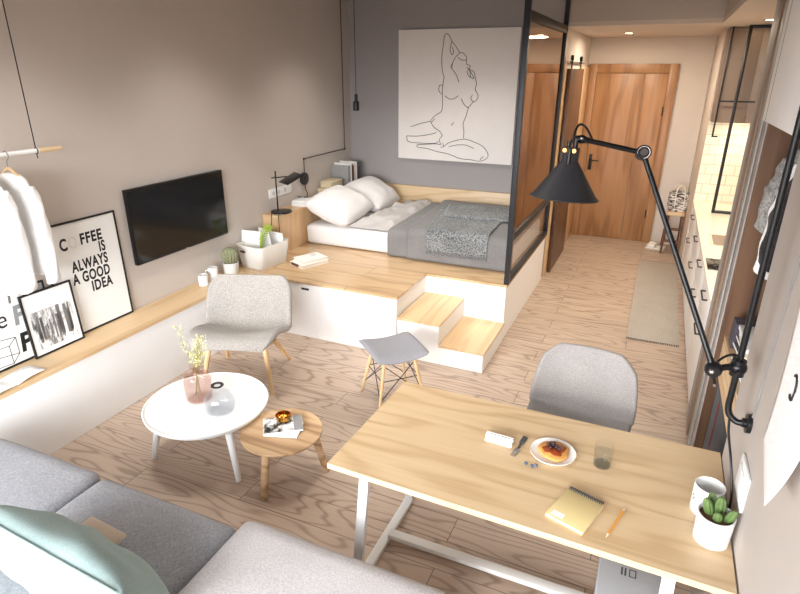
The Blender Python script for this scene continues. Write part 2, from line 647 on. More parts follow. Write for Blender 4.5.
# ------------------------------------------------------------------ the room
XL, XR, YB, YE, YW = -3.57, 0.46, 6.55, 8.80, -1.2
ZC, ZL = 3.12, 2.725
struct('floor', MB().box(XL - 0.1, 1.2, YW - 0.1, YE + 0.1, -0.06, 0.0), 'floor_oak', smooth=False)
struct('wall_left', MB().box(XL - 0.12, XL, YW - 0.1, YB + 0.12, 0, ZC), 'wall_grey', smooth=False)
struct('wall_back', MB().box(XL, -1.06, YB, YB + 0.12, 0, ZC), 'wall_dark_grey', smooth=False)
struct('wall_hall', MB().box(-1.17, -1.06, YB + 0.12, YE, 0, ZL), 'wall_cream', smooth=False)
struct('wall_end', MB().box(-1.17, 0.46, YE, YE + 0.12, 0, ZL), 'wall_cream', smooth=False)
struct('wall_kitchen_end', MB().box(0.465, 1.12, 7.5, YE + 0.12, 0, ZL), 'wall_cream', smooth=False)
struct('wall_kitchen', MB().box(1.08, 1.18, 3.40, 7.5, 0, ZL), 'wall_cream', smooth=False)
struct('wall_right', MB().box(XR, XR + 0.08, YW, 2.47, 0, ZC), 'wall_stub', smooth=False)
struct('ceiling', MB().box(XL - 0.12, 1.3, YW - 0.1, YB + 0.12, ZC, ZC + 0.1), 'ceiling_grey', smooth=False)
struct('ceiling_low', MB().prism([(-1.17, YB), (0.37, YB), (0.37, 2.47), (1.3, 2.47), (1.3, YE + 0.12), (-1.17, YE + 0.12)], ZL, ZL + 0.04),
       'wall_cream', smooth=False)
struct('ceiling_bulkhead', MB().box(-1.06, 0.37, YB, YB + 0.1, ZL + 0.04, ZC).box(0.37, 0.46, 2.47, YB + 0.1, ZL + 0.04, ZC),
       'ceiling_paint', smooth=False)
# window wall behind the camera
WX0, WX1, WZ0, WZ1 = -3.35, 0.30, 0.25, 2.62
struct('wall_window', MB().box(XL - 0.12, WX0, YW - 0.15, YW, 0, ZC).box(WX1, XR + 0.08, YW - 0.15, YW, 0, ZC)
       .box(WX0, WX1, YW - 0.15, YW, 0, WZ0).box(WX0, WX1, YW - 0.15, YW, WZ1, ZC), 'wall_grey', smooth=False)
wf = MB()
for x in (WX0, -2.15, -0.95, WX1 - 0.04):
    wf.box(x, x + 0.04, YW - 0.10, YW - 0.05, WZ0, WZ1)
wf.box(WX0, WX1, YW - 0.10, YW - 0.05, WZ0, WZ0 + 0.05).box(WX0, WX1, YW - 0.10, YW - 0.05, WZ1 - 0.05, WZ1)
win = struct('window_1', wf, 'white_paint', smooth=False)
struct('window_pane', MB().box(WX0, WX1, YW - 0.08, YW - 0.075, WZ0, WZ1), 'window_glass', win, smooth=False)

# entrance door
D0, D1, DT = -1.038, 0.086, 2.40
dr = struct('door_1', MB().box(D0, -0.93, YE - 0.05, YE, 0, DT, 0.003).box(-0.02, D1, YE - 0.05, YE, 0, DT, 0.003)
            .box(-0.93, -0.02, YE - 0.05, YE, 2.285, DT, 0.003), 'door_oak')
struct('door_leaf', MB().box(-0.927, -0.315, YE - 0.03, YE, 0.003, 2.282, 0.002).box(-0.309, -0.023, YE - 0.03, YE, 0.003, 2.282, 0.002),
       'door_oak', dr)
struct('door_handle', MB().cyl((-0.875, YE - 0.03, 1.12), (-0.875, YE - 0.09, 1.12), 0.012).box(-0.882, -0.755, YE - 0.10, YE - 0.085, 1.112, 1.128, 0.004)
       .box(-0.897, -0.853, YE - 0.036, YE - 0.028, 0.98, 1.20, 0.004), 'black_metal', dr)
struct('door_hinge', MB().cyl((-0.03, YE - 0.04, 1.75), (-0.03, YE - 0.04, 1.87), 0.008).cyl((-0.03, YE - 0.04, 0.35), (-0.03, YE - 0.04, 0.47), 0.008), 'black_metal', dr)

# sliding door on its rail, hall side
sd = struct('door_2', MB().box(-1.03, -0.99, 6.82, 7.86, 0.012, 2.33, 0.003), 'walnut')
struct('rail', MB().box(-1.035, -1.02, 6.72, 8.1, 2.385, 2.405), 'chrome', sd)
for y in (6.98, 7.70):
    struct('hanger_bracket', MB().box(-1.018, -1.006, y - 0.02, y + 0.02, 2.25, 2.46, 0.003).cyl((-1.03, y, 2.44), (-1.0, y, 2.44), 0.028), 'black_metal', sd)
struct('pull_handle', MB().box(-0.99, -0.978, 6.88, 6.91, 0.85, 1.35, 0.003), 'black_metal', sd)
struct('trim_1', MB().box(-1.06, -1.035, 6.66, 6.80, 0, 2.44).box(-1.06, -1.03, 7.95, 8.74, 0, 2.36, 0.002), 'oak_z')

# ------------------------------------------------------------------ platform, bench, steps
ZD = 0.547
F, LX = 4.03, -3.255
C0, C1, C2, CY = -1.80, -1.42, -1.035, 4.69
pf = thing('bed_platform', 'white raised bed platform topped with oak boards, below the mattress', 'platform', (-2.3, 5.3, 0))


def wmb(base):
    b = Vector(base)
    return Matrix.Translation(-b)


PB = (-2.3, 5.3, 0)
MB().prism([(XL + .005, F + 0.012), (C0 - 0.012, F + 0.012), (C0 - 0.012, CY + 0.012), (C2 - 0.012, CY + 0.012), (C2 - 0.012, YB - .005), (XL + .005, YB - .005)], 0.002, ZD - 0.022) \
    .xf(wmb(PB)).build('carcass', 'white_lacquer', pf, smooth=False)
MB().prism([(XL + .005, F), (C0, F), (C0, CY), (C2, CY), (C2, YB - .005), (XL + .005, YB - .005)], ZD - 0.022, ZD).xf(wmb(PB)).build('deck', 'deck_oak', pf, smooth=False)
MB().box(-2.745, -2.665, F + 0.004, F + 0.016, 0.468, 0.488, 0.002).xf(wmb(PB)).build('handle_slot', 'charcoal', pf)
MB().box(-3.252, -2.60, F + 0.006, F + 0.013, 0.01, 0.515, 0.001).xf(wmb(PB)).build('drawer_front', 'white_lacquer', pf)
st = thing('platform_steps', 'two white box steps with oak treads climbing to the bed platform', 'steps', (-1.42, 4.36, 0))
SB = (-1.42, 4.36, 0)
z1, z2 = ZD / 3, ZD * 2 / 3
MB().box(C0, C1 - 0.008, F + 0.008, CY + .01, 0.002, z2 - 0.02).xf(wmb(SB)).build('upper_riser', 'white_lacquer', st, smooth=False)
MB().box(C0, C1, F, CY + .011, z2 - 0.02, z2).xf(wmb(SB)).build('tread', 'oak_y', st, smooth=False)
MB().box(C1 - 0.006, C2 - 0.008, F + 0.008, CY + .01, 0.002, z1 - 0.02).xf(wmb(SB)).build('lower_riser', 'white_lacquer', st, smooth=False)
MB().box(C1 - 0.006, C2, F, CY + .011, z1 - 0.02, z1).xf(wmb(SB)).build('tread', 'oak_y', st, smooth=False)
bn = thing('wall_bench', 'long low white bench with oak top along the wall under the television', 'bench', (-3.4, 2, 0))
BB = (-3.4, 2, 0)
MB().box(XL + .005, LX - 0.01, -1.1, F + 0.008, 0.002, ZD - 0.025).xf(wmb(BB)).build('bench_front', 'white_lacquer', bn, smooth=False)
MB().box(XL + .005, LX, -1.1, F - 0.001, ZD - 0.025, ZD).xf(wmb(BB)).build('bench_top', 'oak_y', bn, smooth=False)
SHX = -3.365
ns = thing('bedside_shelf', 'oak box shelf between the wall and the head of the bed', 'shelf', (-3.45, 5.5, ZD))
MB().box(XL + .005, SHX, 4.63, YB - .005, ZD + .001, 0.925).xf(wmb((-3.45, 5.5, ZD))).build('carcass', 'oak_z', ns, smooth=False)
MB().box(XL + .005, SHX + 0.003, 4.625, YB - .005, 0.9255, 0.945).xf(wmb((-3.45, 5.5, ZD))).build('top', 'oak_y', ns, smooth=False)
tag(MB().box(SHX + .006, C2 - 0.05, YB - 0.045, YB - 0.003, ZD + .001, 0.985, 0.003).build('headboard', 'oak'), 'low oak board along the wall below the drawing', 'headboard')

# ------------------------------------------------------------------ glass partition
gp = thing('glass_partition', 'black framed bronze glass screen at the foot of the bed', 'partition', (C2, 5.6, ZD))
GB = (C2, 5.6, ZD)
GX0, GX1 = C2 - 0.035, C2 + 0.01
Y0, Y1 = 4.70, YB - 0.01
for a in ((Y0, Y0 + 0.05), (Y1 - 0.05, Y1)):
    MB().box(GX0, GX1, a[0], a[1], ZD + .001, ZC - .005, 0.003).xf(wmb(GB)).build('post', 'frame_metal', gp)
for za, zb in ((2.66, 2.73), (0.93, 0.99), (ZD + .002, 0.605), (ZC - 0.06, ZC - .006)):
    MB().box(GX0 + .002, GX1 - .002, Y0 + 0.05, Y1 - 0.05, za, zb, 0.003).xf(wmb(GB)).build('rail', 'frame_metal', gp)
MB().box(C2 - 0.016, C2 - 0.010, Y0 + 0.05, Y1 - 0.05, 0.99, 2.66).xf(wmb(GB)).build('bronze_pane', 'bronze_glass', gp, smooth=False)
MB().box(C2 - 0.016, C2 - 0.010, Y0 + 0.05, Y1 - 0.05, 2.73, ZC - 0.06).xf(wmb(GB)).build('clear_pane', 'smoke_glass', gp, smooth=False)
MB().box(C2 - 0.016, C2 - 0.010, Y0 + 0.05, Y1 - 0.05, 0.605, 0.93).xf(wmb(GB)).build('clear_pane', 'smoke_glass', gp, smooth=False)

# ------------------------------------------------------------------ bed
BX0, BX1, BY0, BY1 = -3.355, -1.10, 5.08, 6.49
tag(MB().cushion(((BX0 + BX1) / 2, (BY0 + BY1) / 2, ZD + 0.1105), (BX1 - BX0, BY1 - BY0, 0.215), 0.05, 0.004, wr=0.002).build('mattress', 'linen', angle=60),
    'white mattress on the oak platform deck', 'mattress')


def drape(x0f, x1f, y_front, y_back, ztop, zfront, amp, seed, nu=60, nv=60, rim=0.05, y_in=None, freq=5.0):
    """a cloth lying on the bed and falling over its front edge; x limits vary along the bed"""
    drop = ztop - zfront
    total = drop + (y_back - y_front)

    def f(u, v):
        sdist = v * total
        if sdist < drop:
            y, z = y_front, zfront + sdist
        else:
            y, z = y_front + (sdist - drop), ztop
        # round the fold
        k = max(0.0, 1 - abs(sdist - drop) / rim)
        y += k * k * rim * 0.30
        z -= k * k * rim * 0.30
        vv = max(0.0, (sdist - drop) / (total - drop))
        x = x0f(vv) + (x1f(vv) - x0f(vv)) * u
        nn = mnoise.noise(Vector((x * freq, y * freq * 0.5, seed))) + 0.5 * mnoise.noise(Vector((x * freq * 2.3, y * freq * 1.1, seed + 3)))
        if sdist < drop:
            y -= amp * abs(nn) * 0.6
        else:
            z += amp * (0.55 + 0.45 * nn)
        return (x, y, z)
    return MB().grid(f, nu, nv)


def rumpled(u, v):
    y = 5.13 + 1.30 * v
    x0, x1 = -2.86 + 0.10 * v, -2.345 - 0.045 * v
    x = x0 + (x1 - x0) * u
    d = (x - y * 0.9) * 9 + 1.6 * mnoise.noise(Vector((x * 3, y * 3, 4)))
    fold = abs(math.sin(d)) ** 1.5
    env = min(1, 6 * u, 5 * (1 - u) + .15, 7 * v + .1)
    return (x + 0.02 * mnoise.noise(Vector((0, y * 6, 1))), y, 0.772 + env * (0.045 * fold + 0.028 * (1 + mnoise.noise(Vector((x * 9, y * 9, 2))))))


tag(MB().grid(rumpled, 70, 90).build('top_sheet', 'sheet', mods=[('SOLIDIFY', 0.008, 1)], angle=70),
    'rumpled pale grey top sheet between the pillows and grey quilt', 'sheet')
qf = thing('quilt', 'plain grey quilt with a turned back band, over the foot half of the bed', 'quilt', (-1.8, 5.7, 0.8))
drape(lambda v: -2.36 - 0.05 * v, lambda v: BX1 + 0.012, BY0 - 0.022, 6.46, 0.797, 0.556, 0.012, 5.0).xf(wmb((-1.8, 5.7, 0.8))).build('cover', 'quilt', qf, mods=[('SOLIDIFY', 0.014, 1)], angle=70)
drape(lambda v: -2.14 - 0.12 * v, lambda v: BX1 + 0.016, BY0 - 0.036, 6.46, 0.832, 0.558, 0.008, 9.0).xf(wmb((-1.8, 5.7, 0.8))).build('folded_layer', 'quilt', qf, mods=[('SOLIDIFY', 0.024, 1)], angle=70)
kt = thing('knit_throw', 'chunky dark grey knitted throw with fringe on the quilt', 'throw', (-1.6, 5.5, 0.83))
KB = (-1.6, 5.5, 0.83)
drape(lambda v: -1.93 - 0.22 * v, lambda v: -1.32 - 0.06 * v, BY0 - 0.056, 6.12, 0.856, 0.665, 0.016, 21.0, rim=0.06, freq=9).xf(wmb(KB)).build('lower_layer', 'knit', kt, mods=[('SOLIDIFY', 0.016, 1)], angle=80)
MB().grid(lambda u, v: (-1.95 + 0.74 * u - 0.12 * v, 5.55 + 0.55 * v + 0.08 * u, 0.886 + 0.014 * mnoise.noise(Vector((u * 8, v * 6, 2))) - 0.02 * (max(0, abs(v - .5) - .4) * 10) ** 2 * .5), 30, 24) \
    .xf(wmb(KB)).build('folded_layer', 'knit', kt, mods=[('SOLIDIFY', 0.018, 1)], angle=80)
fr = MB()
for i in range(46):
    x = -1.925 + 0.60 * i / 45
    fr.tube([(x, BY0 - 0.066, 0.67), (x + random.uniform(-.006, .006), BY0 - 0.072, 0.65), (x + random.uniform(-.012, .012), BY0 - 0.070, 0.632)], 0.0035, 5)
fr.xf(wmb(KB)).build('fringe', 'knit', kt)


def pillow_mb(w, d, h, n=26, seed=0, wr=0.012):
    mb = MB()
    for sgn in (1, -1):
        def f(u, v):
            a, b = u * 2 - 1, v * 2 - 1
            e = max(0.0, (1 - abs(a) ** 2.6)) ** 0.55 * max(0.0, (1 - abs(b) ** 2.6)) ** 0.55
            px = a * w / 2 * (1 - 0.07 * (1 - (1 - b * b)) + 0.0)
            py = b * d / 2 * (1 - 0.07 * a * a)
            px *= 1 - 0.05 * (1 - b * b)
            py *= 1 - 0.05 * (1 - a * a)
            z = sgn * h / 2 * e
            z += wr * e * mnoise.noise(Vector((px * 7, py * 7, seed + sgn)))
            return (px, py, z)
        mb.grid(f, n, n)
    bmesh.ops.remove_doubles(mb.bm, verts=mb.bm.verts, dist=0.0008)
    return mb


for k, (x, y, z, tilt, lean, lab) in enumerate([(-3.075, 5.37, 0.935, 20, 8, 'plump white bed pillow at the near corner, before the lamp shelf'),
                                               (-3.05, 6.08, 0.935, 24, 2, 'white bed pillow against the back wall beside the upright books')]):
    o = pillow_mb(0.56, 0.74, 0.30, seed=k * 7, wr=0.03).build('bed_pillow', 'linen', angle=80)
    o.rotation_euler = (R(lean - 3), R(tilt), R(2))
    o.location = (x, y, z)
    tag(o, lab, 'pillow', 'bed pillows')

# ------------------------------------------------------------------ wall items by the bed
cv = thing('canvas_picture', 'square canvas with a black line drawing of a seated figure above the bed', 'picture', (-2.2, YB - 0.002, 2.02))
CW, CH = 1.40, 1.42
MB().box(-CW / 2, CW / 2, -0.03, 0, -CH / 2, CH / 2, 0.003).build('canvas', 'canvas', cv)
ln = MB()


def uv(u, v):
    return (-CW / 2 + (u - 20) / 476 * CW, -0.032, CH / 2 - (v - 32) / 528 * CH)


strokes = [
    [(212, 215), (204, 190), (200, 140), (206, 80), (208, 60), (218, 50), (232, 64), (238, 78), (256, 100), (270, 122)],
    [(238, 80), (232, 110), (240, 130), (246, 118), (240, 100)],
    [(270, 122), (285, 124), (298, 140), (300, 165), (314, 172), (312, 185), (330, 196), (336, 220), (342, 240), (338, 262), (350, 285), (346, 302), (334, 310), (322, 300), (328, 284)],
    [(246, 160), (238, 175), (252, 195), (262, 210), (272, 235)], [(270, 124), (256, 138), (244, 160), (242, 180)], [(298, 150), (280, 150), (264, 140)],
    [(212, 215), (206, 262), (208, 310), (206, 350), (186, 366), (170, 380), (160, 396)],
    [(204, 248), (194, 250), (192, 270), (204, 284)],
    [(218, 290), (236, 302), (256, 300), (272, 288)], [(284, 300), (296, 322), (312, 334), (324, 322), (334, 310)],
    [(314, 334), (306, 370), (296, 400), (300, 430), (300, 460)],
    [(160, 396), (120, 406), (76, 422)], [(160, 396), (176, 420), (200, 436), (212, 454)], [(178, 384), (165, 400)],
    [(58, 462), (66, 486), (120, 490), (180, 488), (196, 478)], [(58, 462), (110, 460), (170, 448), (186, 440)],
    [(218, 500), (240, 482), (280, 468), (310, 464), (345, 474), (380, 490), (402, 520), (396, 540), (370, 552), (330, 548), (290, 546), (240, 530), (190, 522), (150, 512), (108, 508), (106, 498), (130, 496), (180, 490), (206, 492)],
    [(206, 492), (200, 470), (212, 454)], [(206, 502), (218, 500), (214, 484)], [(240, 500), (270, 490), (310, 488), (344, 500)],
    [(248, 410), (254, 400), (256, 396)], [(372, 548), (376, 538), (386, 532)], [(300, 176), (312, 190), (318, 214), (330, 220), (320, 200), (306, 184)], [(316, 218), (306, 204), (302, 190)],
]
for s_ in strokes:
    pts = smooth_path([uv(*p) for p in s_], 5)
    ln.tube(pts, 0.0032, 5)
ln.build('line_drawing', 'ink', cv)

pd = thing('pendant_lamp', 'small black pendant lampholder hanging on a long cord by the bed corner', 'pendant lamp', (-3.19, 6.0, 1.94))
MB().lathe([(0, 0.0), (0.026, 0.0), (0.03, 0.004), (0.03, 0.075), (0.034, 0.08), (0.034, 0.082), (0.016, 0.09), (0.016, 0.15), (0.006, 0.155), (0, 0.155)], n=24).xf(Matrix.Translation((0, 0, -0.06)) @ Matrix.Scale(1.15, 4)).build('lampholder', 'black_metal', pd)
MB().cyl((0, 0, 0.115), (0, 0, ZC - 1.944), 0.004, n=8).build('cord', 'black_metal', pd)

wl = thing('wall_lamp', 'thin black rod wall lamp with a round disc beside the bed', 'wall lamp', (XL, 5.42, 1.18))
WB = (XL, 5.42, 1.18)
MB().tube([(XL + 0.02, 6.35, ZC - .01), (XL + 0.02, 6.35, 1.40)], 0.005, 8).xf(wmb(WB)).build('cord', 'black_metal', wl)
MB().tube([(XL + 0.02, 6.35, 1.40), (XL + 0.02, 5.425, 1.395), (XL + 0.02, 5.42, 1.20)], 0.0055, 8).sphere((XL + 0.02, 6.35, 1.40), 0.013).sphere((XL + 0.02, 5.425, 1.395), 0.011).xf(wmb(WB)).build('rod', 'black_metal', wl)
MB().cyl((XL + 0.002, 5.42, 1.18), (XL + 0.03, 5.42, 1.18), 0.068, n=32).cyl((XL + 0.03, 5.42, 1.18), (XL + 0.04, 5.42, 1.18), 0.014).xf(wmb(WB)).build('disc', 'charcoal', wl)
MB().tube(smooth_path([(XL + 0.012, 5.43, 1.12), (XL + 0.012, 5.44, 1.06), (XL + 0.014, 5.47, 1.0), (XL + 0.012, 5.45, 0.95)]), 0.004, 6).xf(wmb(WB)).build('power_cord', 'black_metal', wl)

ot = thing('wall_outlet', 'white double socket plate on the grey wall behind the table lamp', 'outlet', (XL, 4.97, 1.12))
MB().box(0.001, 0.012, -0.20, 0.20, -0.045, 0.045, 0.003).build('plate', 'white_paint', ot)
for y in (-0.13, -0.04, 0.08):
    MB().cyl((0.011, y, 0), (0.0145, y, 0), 0.022, n=20).build('socket', 'panel_pale', ot)

tl = thing('table_lamp', 'black desk lamp with a tilted folded shade on the oak shelf', 'table lamp', (-3.44, 4.79, 0.946))
MB().lathe([(0, 0), (0.105, 0), (0.108, 0.004), (0.105, 0.014), (0.02, 0.018), (0, 0.018)], n=40).build('base', 'black_metal', tl)
MB().cyl((-0.02, -0.03, 0.015), (-0.02, -0.03, 0.42), 0.0075, n=12).build('stem', 'black_metal', tl)
sh = MB().box(-0.10, 0.10, -0.10, 0.10, -0.005, 0.005, 0.002)
for v in sh.bm.verts:
    v.co.z -= 0.25 * abs(v.co.x)
sh.xf(Matrix.Translation((0.07, 0.09, 0.355)) @ Matrix.Rotation(R(-30), 4, 'Z') @ Matrix.Rotation(R(24), 4, 'X')).build('lamp_shade', 'black_metal', tl)
MB().cyl((-0.06, -0.05, 0.35), (0.06, 0.05, 0.36), 0.006, n=10).build('shade_arm', 'black_metal', tl)
MB().tube(smooth_path([(-0.03, -0.07, 0.012), (-0.02, -0.12, 0.014), (0.0, -0.172, 0.012), (0.0, -0.176, -0.05), (-0.01, -0.178, -0.12), (0.02, -0.18, -0.20)]), 0.0035, 6)\
    .tube(smooth_path([(0.06, -0.07, 0.012), (0.075, -0.12, 0.012), (0.085, -0.172, 0.01), (0.085, -0.176, -0.05), (0.09, -0.18, -0.17)]), 0.0035, 6).build('cord', 'black_metal', tl)

# things on the shelf
nb = thing('paper_stack', 'white stack of papers on the shelf behind the table lamp', 'papers', (-3.43, 5.20, 0.946), 0)
for i, (w, d, dz, rr) in enumerate([(0.17, 0.24, 0.0, 3), (0.165, 0.235, 0.02, -2), (0.16, 0.23, 0.04, 2)]):
    MB().box(-w / 2, w / 2, -d / 2, d / 2, dz, dz + 0.0185, 0.002).xf(Matrix.Rotation(R(rr), 4, 'Z')).build('pad', 'paper', nb)
hp = thing('eyeglasses', 'pair of dark eyeglasses lying on the white paper stack', 'glasses', (-3.44, 5.20, 1.006), 20)
for s_ in (-1, 1):
    ring = [(0.028 * math.cos(a) + s_ * 0.034, 0.02 * math.sin(a), 0.018) for a in [i * math.pi / 10 for i in range(20)]]
    MB().tube(ring, 0.0028, 6, closed=True).build('lens_rim', 'black_metal', hp)
    MB().tube([(s_ * 0.062, 0, 0.018), (s_ * 0.066, 0.06, 0.014), (s_ * 0.06, 0.12, 0.003)], 0.0022, 6).build('temple', 'black_metal', hp)
MB().tube([(-0.008, 0, 0.02), (0, 0, 0.026), (0.008, 0, 0.02)], 0.0025, 6).build('bridge', 'black_metal', hp)
ph = thing('pen_case', 'slim black pen case with a green stripe at the shelf edge', 'pen case', (-3.395, 5.42, 0.946), 0)
MB().box(-0.02, 0.02, -0.07, 0.07, 0, 0.022, 0.005).build('case', 'charcoal', ph)
MB().box(-0.0205, 0.0205, -0.02, 0.02, 0.006, 0.0225, 0.001).build('stripe', 'fern', ph)
for k, (w, d, h, z, lab) in enumerate([(0.17, 0.30, 0.085, 0.946, 'cream storage box on the oak shelf, lower of two'), (0.15, 0.24, 0.075, 1.033, 'cream storage box stacked on top of another box')]):
    b = thing('storage_box', lab, 'box', (-3.45, 5.80 + 0.03 * k, z), 3 - 5 * k, 'cream boxes on the shelf')
    MB().box(-w / 2, w / 2, -d / 2, d / 2, 0, h * 0.66, 0.003).build('box_body', 'box_cream', b)
    MB().box(-w / 2 - .002, w / 2 + .002, -d / 2 - .002, d / 2 + .002, h * 0.66 + .001, h, 0.003).build('lid', 'box_cream', b)
bk = [('grey_ink', 0.05, 0.30, 'thick pale grey'), ('paper', 0.03, 0.32, 'white'), ('ink', 0.016, 0.31, 'slim black'), ('red_book', 0.02, 0.29, 'dull red'), ('off_paper', 0.035, 0.30, 'cream'), ('paper', 0.03, 0.325, 'tall white'), ('slate_book', 0.03, 0.31, 'charcoal')]
y = 6.03
pos_word = ['first in the row, next to the cream boxes', 'second in the row of books', 'third in the row of books', 'fourth in the row of books', 'fifth in the row of books', 'sixth in the row of books', 'last of the row, against the back wall']
for (m, w, h, cn), pw in zip(bk, pos_word):
    b = thing('book', '%s upright book, %s' % (cn, pw), 'book', (-3.445, y, 0.946), 0, 'upright books on the bed shelf')
    MB().box(-0.11, 0.11, 0.003, w - 0.003, 0.003, h - 0.004).build('pages', 'off_paper', b, smooth=False)
    MB().box(-0.113, 0.113, 0, 0.003, 0, h).box(-0.113, 0.113, w - 0.003, w, 0, h).box(0.110, 0.114, 0, w, 0, h).build('cover', m, b, smooth=False)
    y += w + 0.008
lbk = thing('book', 'dark cover book leaning flat against the upright row of books', 'book', (-3.445, 6.30, 0.946), 0, 'upright books on the bed shelf')
MB().box(-0.11, 0.11, 0, 0.028, 0, 0.27, 0.002).build('cover', 'slate_book', lbk)
MB().box(-0.112, 0.104, 0.004, 0.024, 0.004, 0.274).build('pages', 'paper', lbk, smooth=False)
lbk['label'] = 'short charcoal book between the row and the corner of the wall'

# ------------------------------------------------------------------ things on deck and bench
bs = thing('storage_basket', 'white fabric basket of papers standing at the platform corner', 'basket', (-3.345, 4.32, ZD), -8)
bs.scale = (0.9, 0.9, 1)


def rrect(w, d, r, z, n=6, tw=0):
    out = []
    for cx, cy, a0 in ((w / 2 - r, d / 2 - r, 0), (-w / 2 + r, d / 2 - r, 90), (-w / 2 + r, -d / 2 + r, 180), (w / 2 - r, -d / 2 + r, 270)):
        for i in range(n + 1):
            a = R(a0 + 90 * i / n)
            out.append((cx + r * math.cos(a), cy + r * math.sin(a), z))
    return out


MB().loft([rrect(0.30, 0.40, 0.05, 0.001), rrect(0.33, 0.43, 0.06, 0.07), rrect(0.36, 0.46, 0.06, 0.17), rrect(0.37, 0.47, 0.06, 0.22), rrect(0.355, 0.455, 0.055, 0.222), rrect(0.345, 0.445, 0.055, 0.17),
           rrect(0.31, 0.41, 0.05, 0.02)]).build('basket_body', 'felt_white', bs)
MB().box(-0.06, -0.045, -0.2375, -0.2285, 0.15, 0.175).box(-0.10, -0.03, -0.239, -0.230, 0.155, 0.172, 0.003).build('handle_loop', 'brown_book', bs)
for k, (x, y_, w, h, rx, rz, m, lab) in enumerate([(-0.09, -0.09, 0.22, 0.30, -8, 12, 'paper', 'white paper sheet standing tilted in the basket, nearest the wall'),
                                                   (0.02, 0.03, 0.20, 0.32, 6, -18, 'paper', 'white folder standing in the basket behind the fern leaf'),
                                                   (0.015, 0.135, 0.24, 0.27, 5, 2, 'white_paint', 'white binder at the far side of the basket')]):
    o = MB().box(-w / 2, w / 2, -0.006, 0.006, 0.0, h, 0.001).build('document', m)
    o.matrix_world = Matrix.Translation((-3.34, 4.33, ZD + 0.025)) @ Matrix.Rotation(R(-8), 4, 'Z') @ Matrix.Translation((x, y_, 0)) @ Matrix.Rotation(R(rz), 4, 'Z') @ Matrix.Rotation(R(rx), 4, 'X')
    tag(o, lab, 'paper', 'papers in the basket')
fn = thing('fern_leaf', 'bright yellow green fern frond rising from the white basket', 'leaf', (-3.29, 4.25, ZD + 0.05))
spine = smooth_path([(0, 0, 0.0), (-0.005, -0.02, 0.12), (0.01, -0.02, 0.22), (0.05, 0.0, 0.31), (0.10, 0.02, 0.335)], 8)
MB().tube(spine, 0.004, 6).build('stem', 'stem_green', fn)
lf = MB()
for i in range(8, len(spine) - 1, 2):
    p = spine[i]
    d = (spine[i + 1] - spine[i - 1]).normalized()
    L = 0.085 * math.sin(math.pi * (0.15 + 0.8 * (i - 8) / (len(spine) - 9))) + 0.012
    for sgn in (-1, 1):
        side = Vector((0.75, -0.45, -0.15)) * sgn + d * 0.6
        side.normalize()
        wv = side.cross(Vector((0.3, -0.8, 0.5))).normalized() * 0.0065
        a, b = p, p + side * L
        mid = p + side * L * 0.45
        nn = Vector((0.0008, -0.0012, 0.001))
        lf.loft([[a - wv * .3 - nn, a + wv * .3 - nn, a + wv * .3 + nn, a - wv * .3 + nn], [mid - wv - nn, mid + wv - nn, mid + wv + nn, mid - wv + nn],
                 [b - wv * .1 - nn, b + wv * .1 - nn, b + wv * .1 + nn, b - wv * .1 + nn]])
lf.build('leaflets', 'fern', fn, angle=20)

for k, (w, d, h, z, rz_, lab) in enumerate([(0.21, 0.31, 0.034, 0.001, -22, 'cream book with a brown spine label lying on the deck under another'),
                                            (0.20, 0.27, 0.026, 0.036, -26, 'white book lying on top of the brown labelled book')]):
    b = thing('book', lab, 'book', (-2.945, 4.50 + .02 * k, ZD + z), rz_, 'books lying on the deck')
    MB().box(-w / 2 + .005, w / 2 - .005, -d / 2 + .005, d / 2 - .005, 0.004, h - .004).build('pages', 'off_paper', b, smooth=False)
    MB().box(-w / 2, w / 2, -d / 2, d / 2, 0, 0.004).box(-w / 2, w / 2, -d / 2, d / 2, h - .004, h).build('cover', 'paper', b, smooth=False)
    if k == 0:
        MB().box(-0.085, 0.03, -d / 2 - .002, -d / 2 + .004, 0.004, h - .0045, 0.001).build('spine_label', 'brown_book', b)
tb = thing('tumbler', 'small clear drinking glass standing on the white book on deck', 'glass', (-2.95, 4.58, ZD + 0.0625))
MB().lathe([(0, 0.001), (0.030, 0.001), (0.034, 0.085), (0.0315, 0.085), (0.028, 0.008), (0, 0.008)], n=28).build('bowl', 'clear_glass', tb)
cp = thing('cactus_pot', 'grey round cactus in a white pot on the bench beside the basket', 'potted plant', (-3.435, 3.94, ZD + .001))
MB().lathe([(0, 0), (0.058, 0), (0.066, 0.01), (0.072, 0.115), (0.066, 0.115), (0.062, 0.10), (0, 0.10)], n=32).build('pot', 'ceramic', cp)
MB().lathe([(0, 0.101), (0.061, 0.101), (0, 0.106)], n=24).build('soil', 'soil', cp)
MB().lathe([(0.03, 0.10), (0.056, 0.12), (0.074, 0.16), (0.074, 0.20), (0.056, 0.235), (0.028, 0.25), (0, 0.252)], n=64, wob=lambda a, k: 1 + 0.07 * math.cos(16 * a)).build('cactus', 'cactus_grey', cp)
for k, (x, y_, h, r, lab) in enumerate([(-3.46, 3.60, 0.095, 0.042, 'white mug on the bench, shorter of the pair'), (-3.47, 3.74, 0.12, 0.042, 'taller white mug on the bench next to the cactus pot')]):
    m_ = thing('mug', lab, 'mug', (x, y_, ZD + .001), 160 + 60 * k, 'white mugs on the bench')
    MB().lathe([(0, 0), (r - .004, 0), (r, 0.004), (r, h), (r - .004, h), (r - .005, 0.008), (0, 0.008)], n=32).build('cup', 'ceramic', m_)
    MB().tube([(r - .002, 0, h * .8), (r + .018, 0, h * .78), (r + .026, 0, h * .55), (r + .016, 0, h * .3), (r - .002, 0, h * .25)], 0.005, 8).build('handle', 'ceramic', m_)

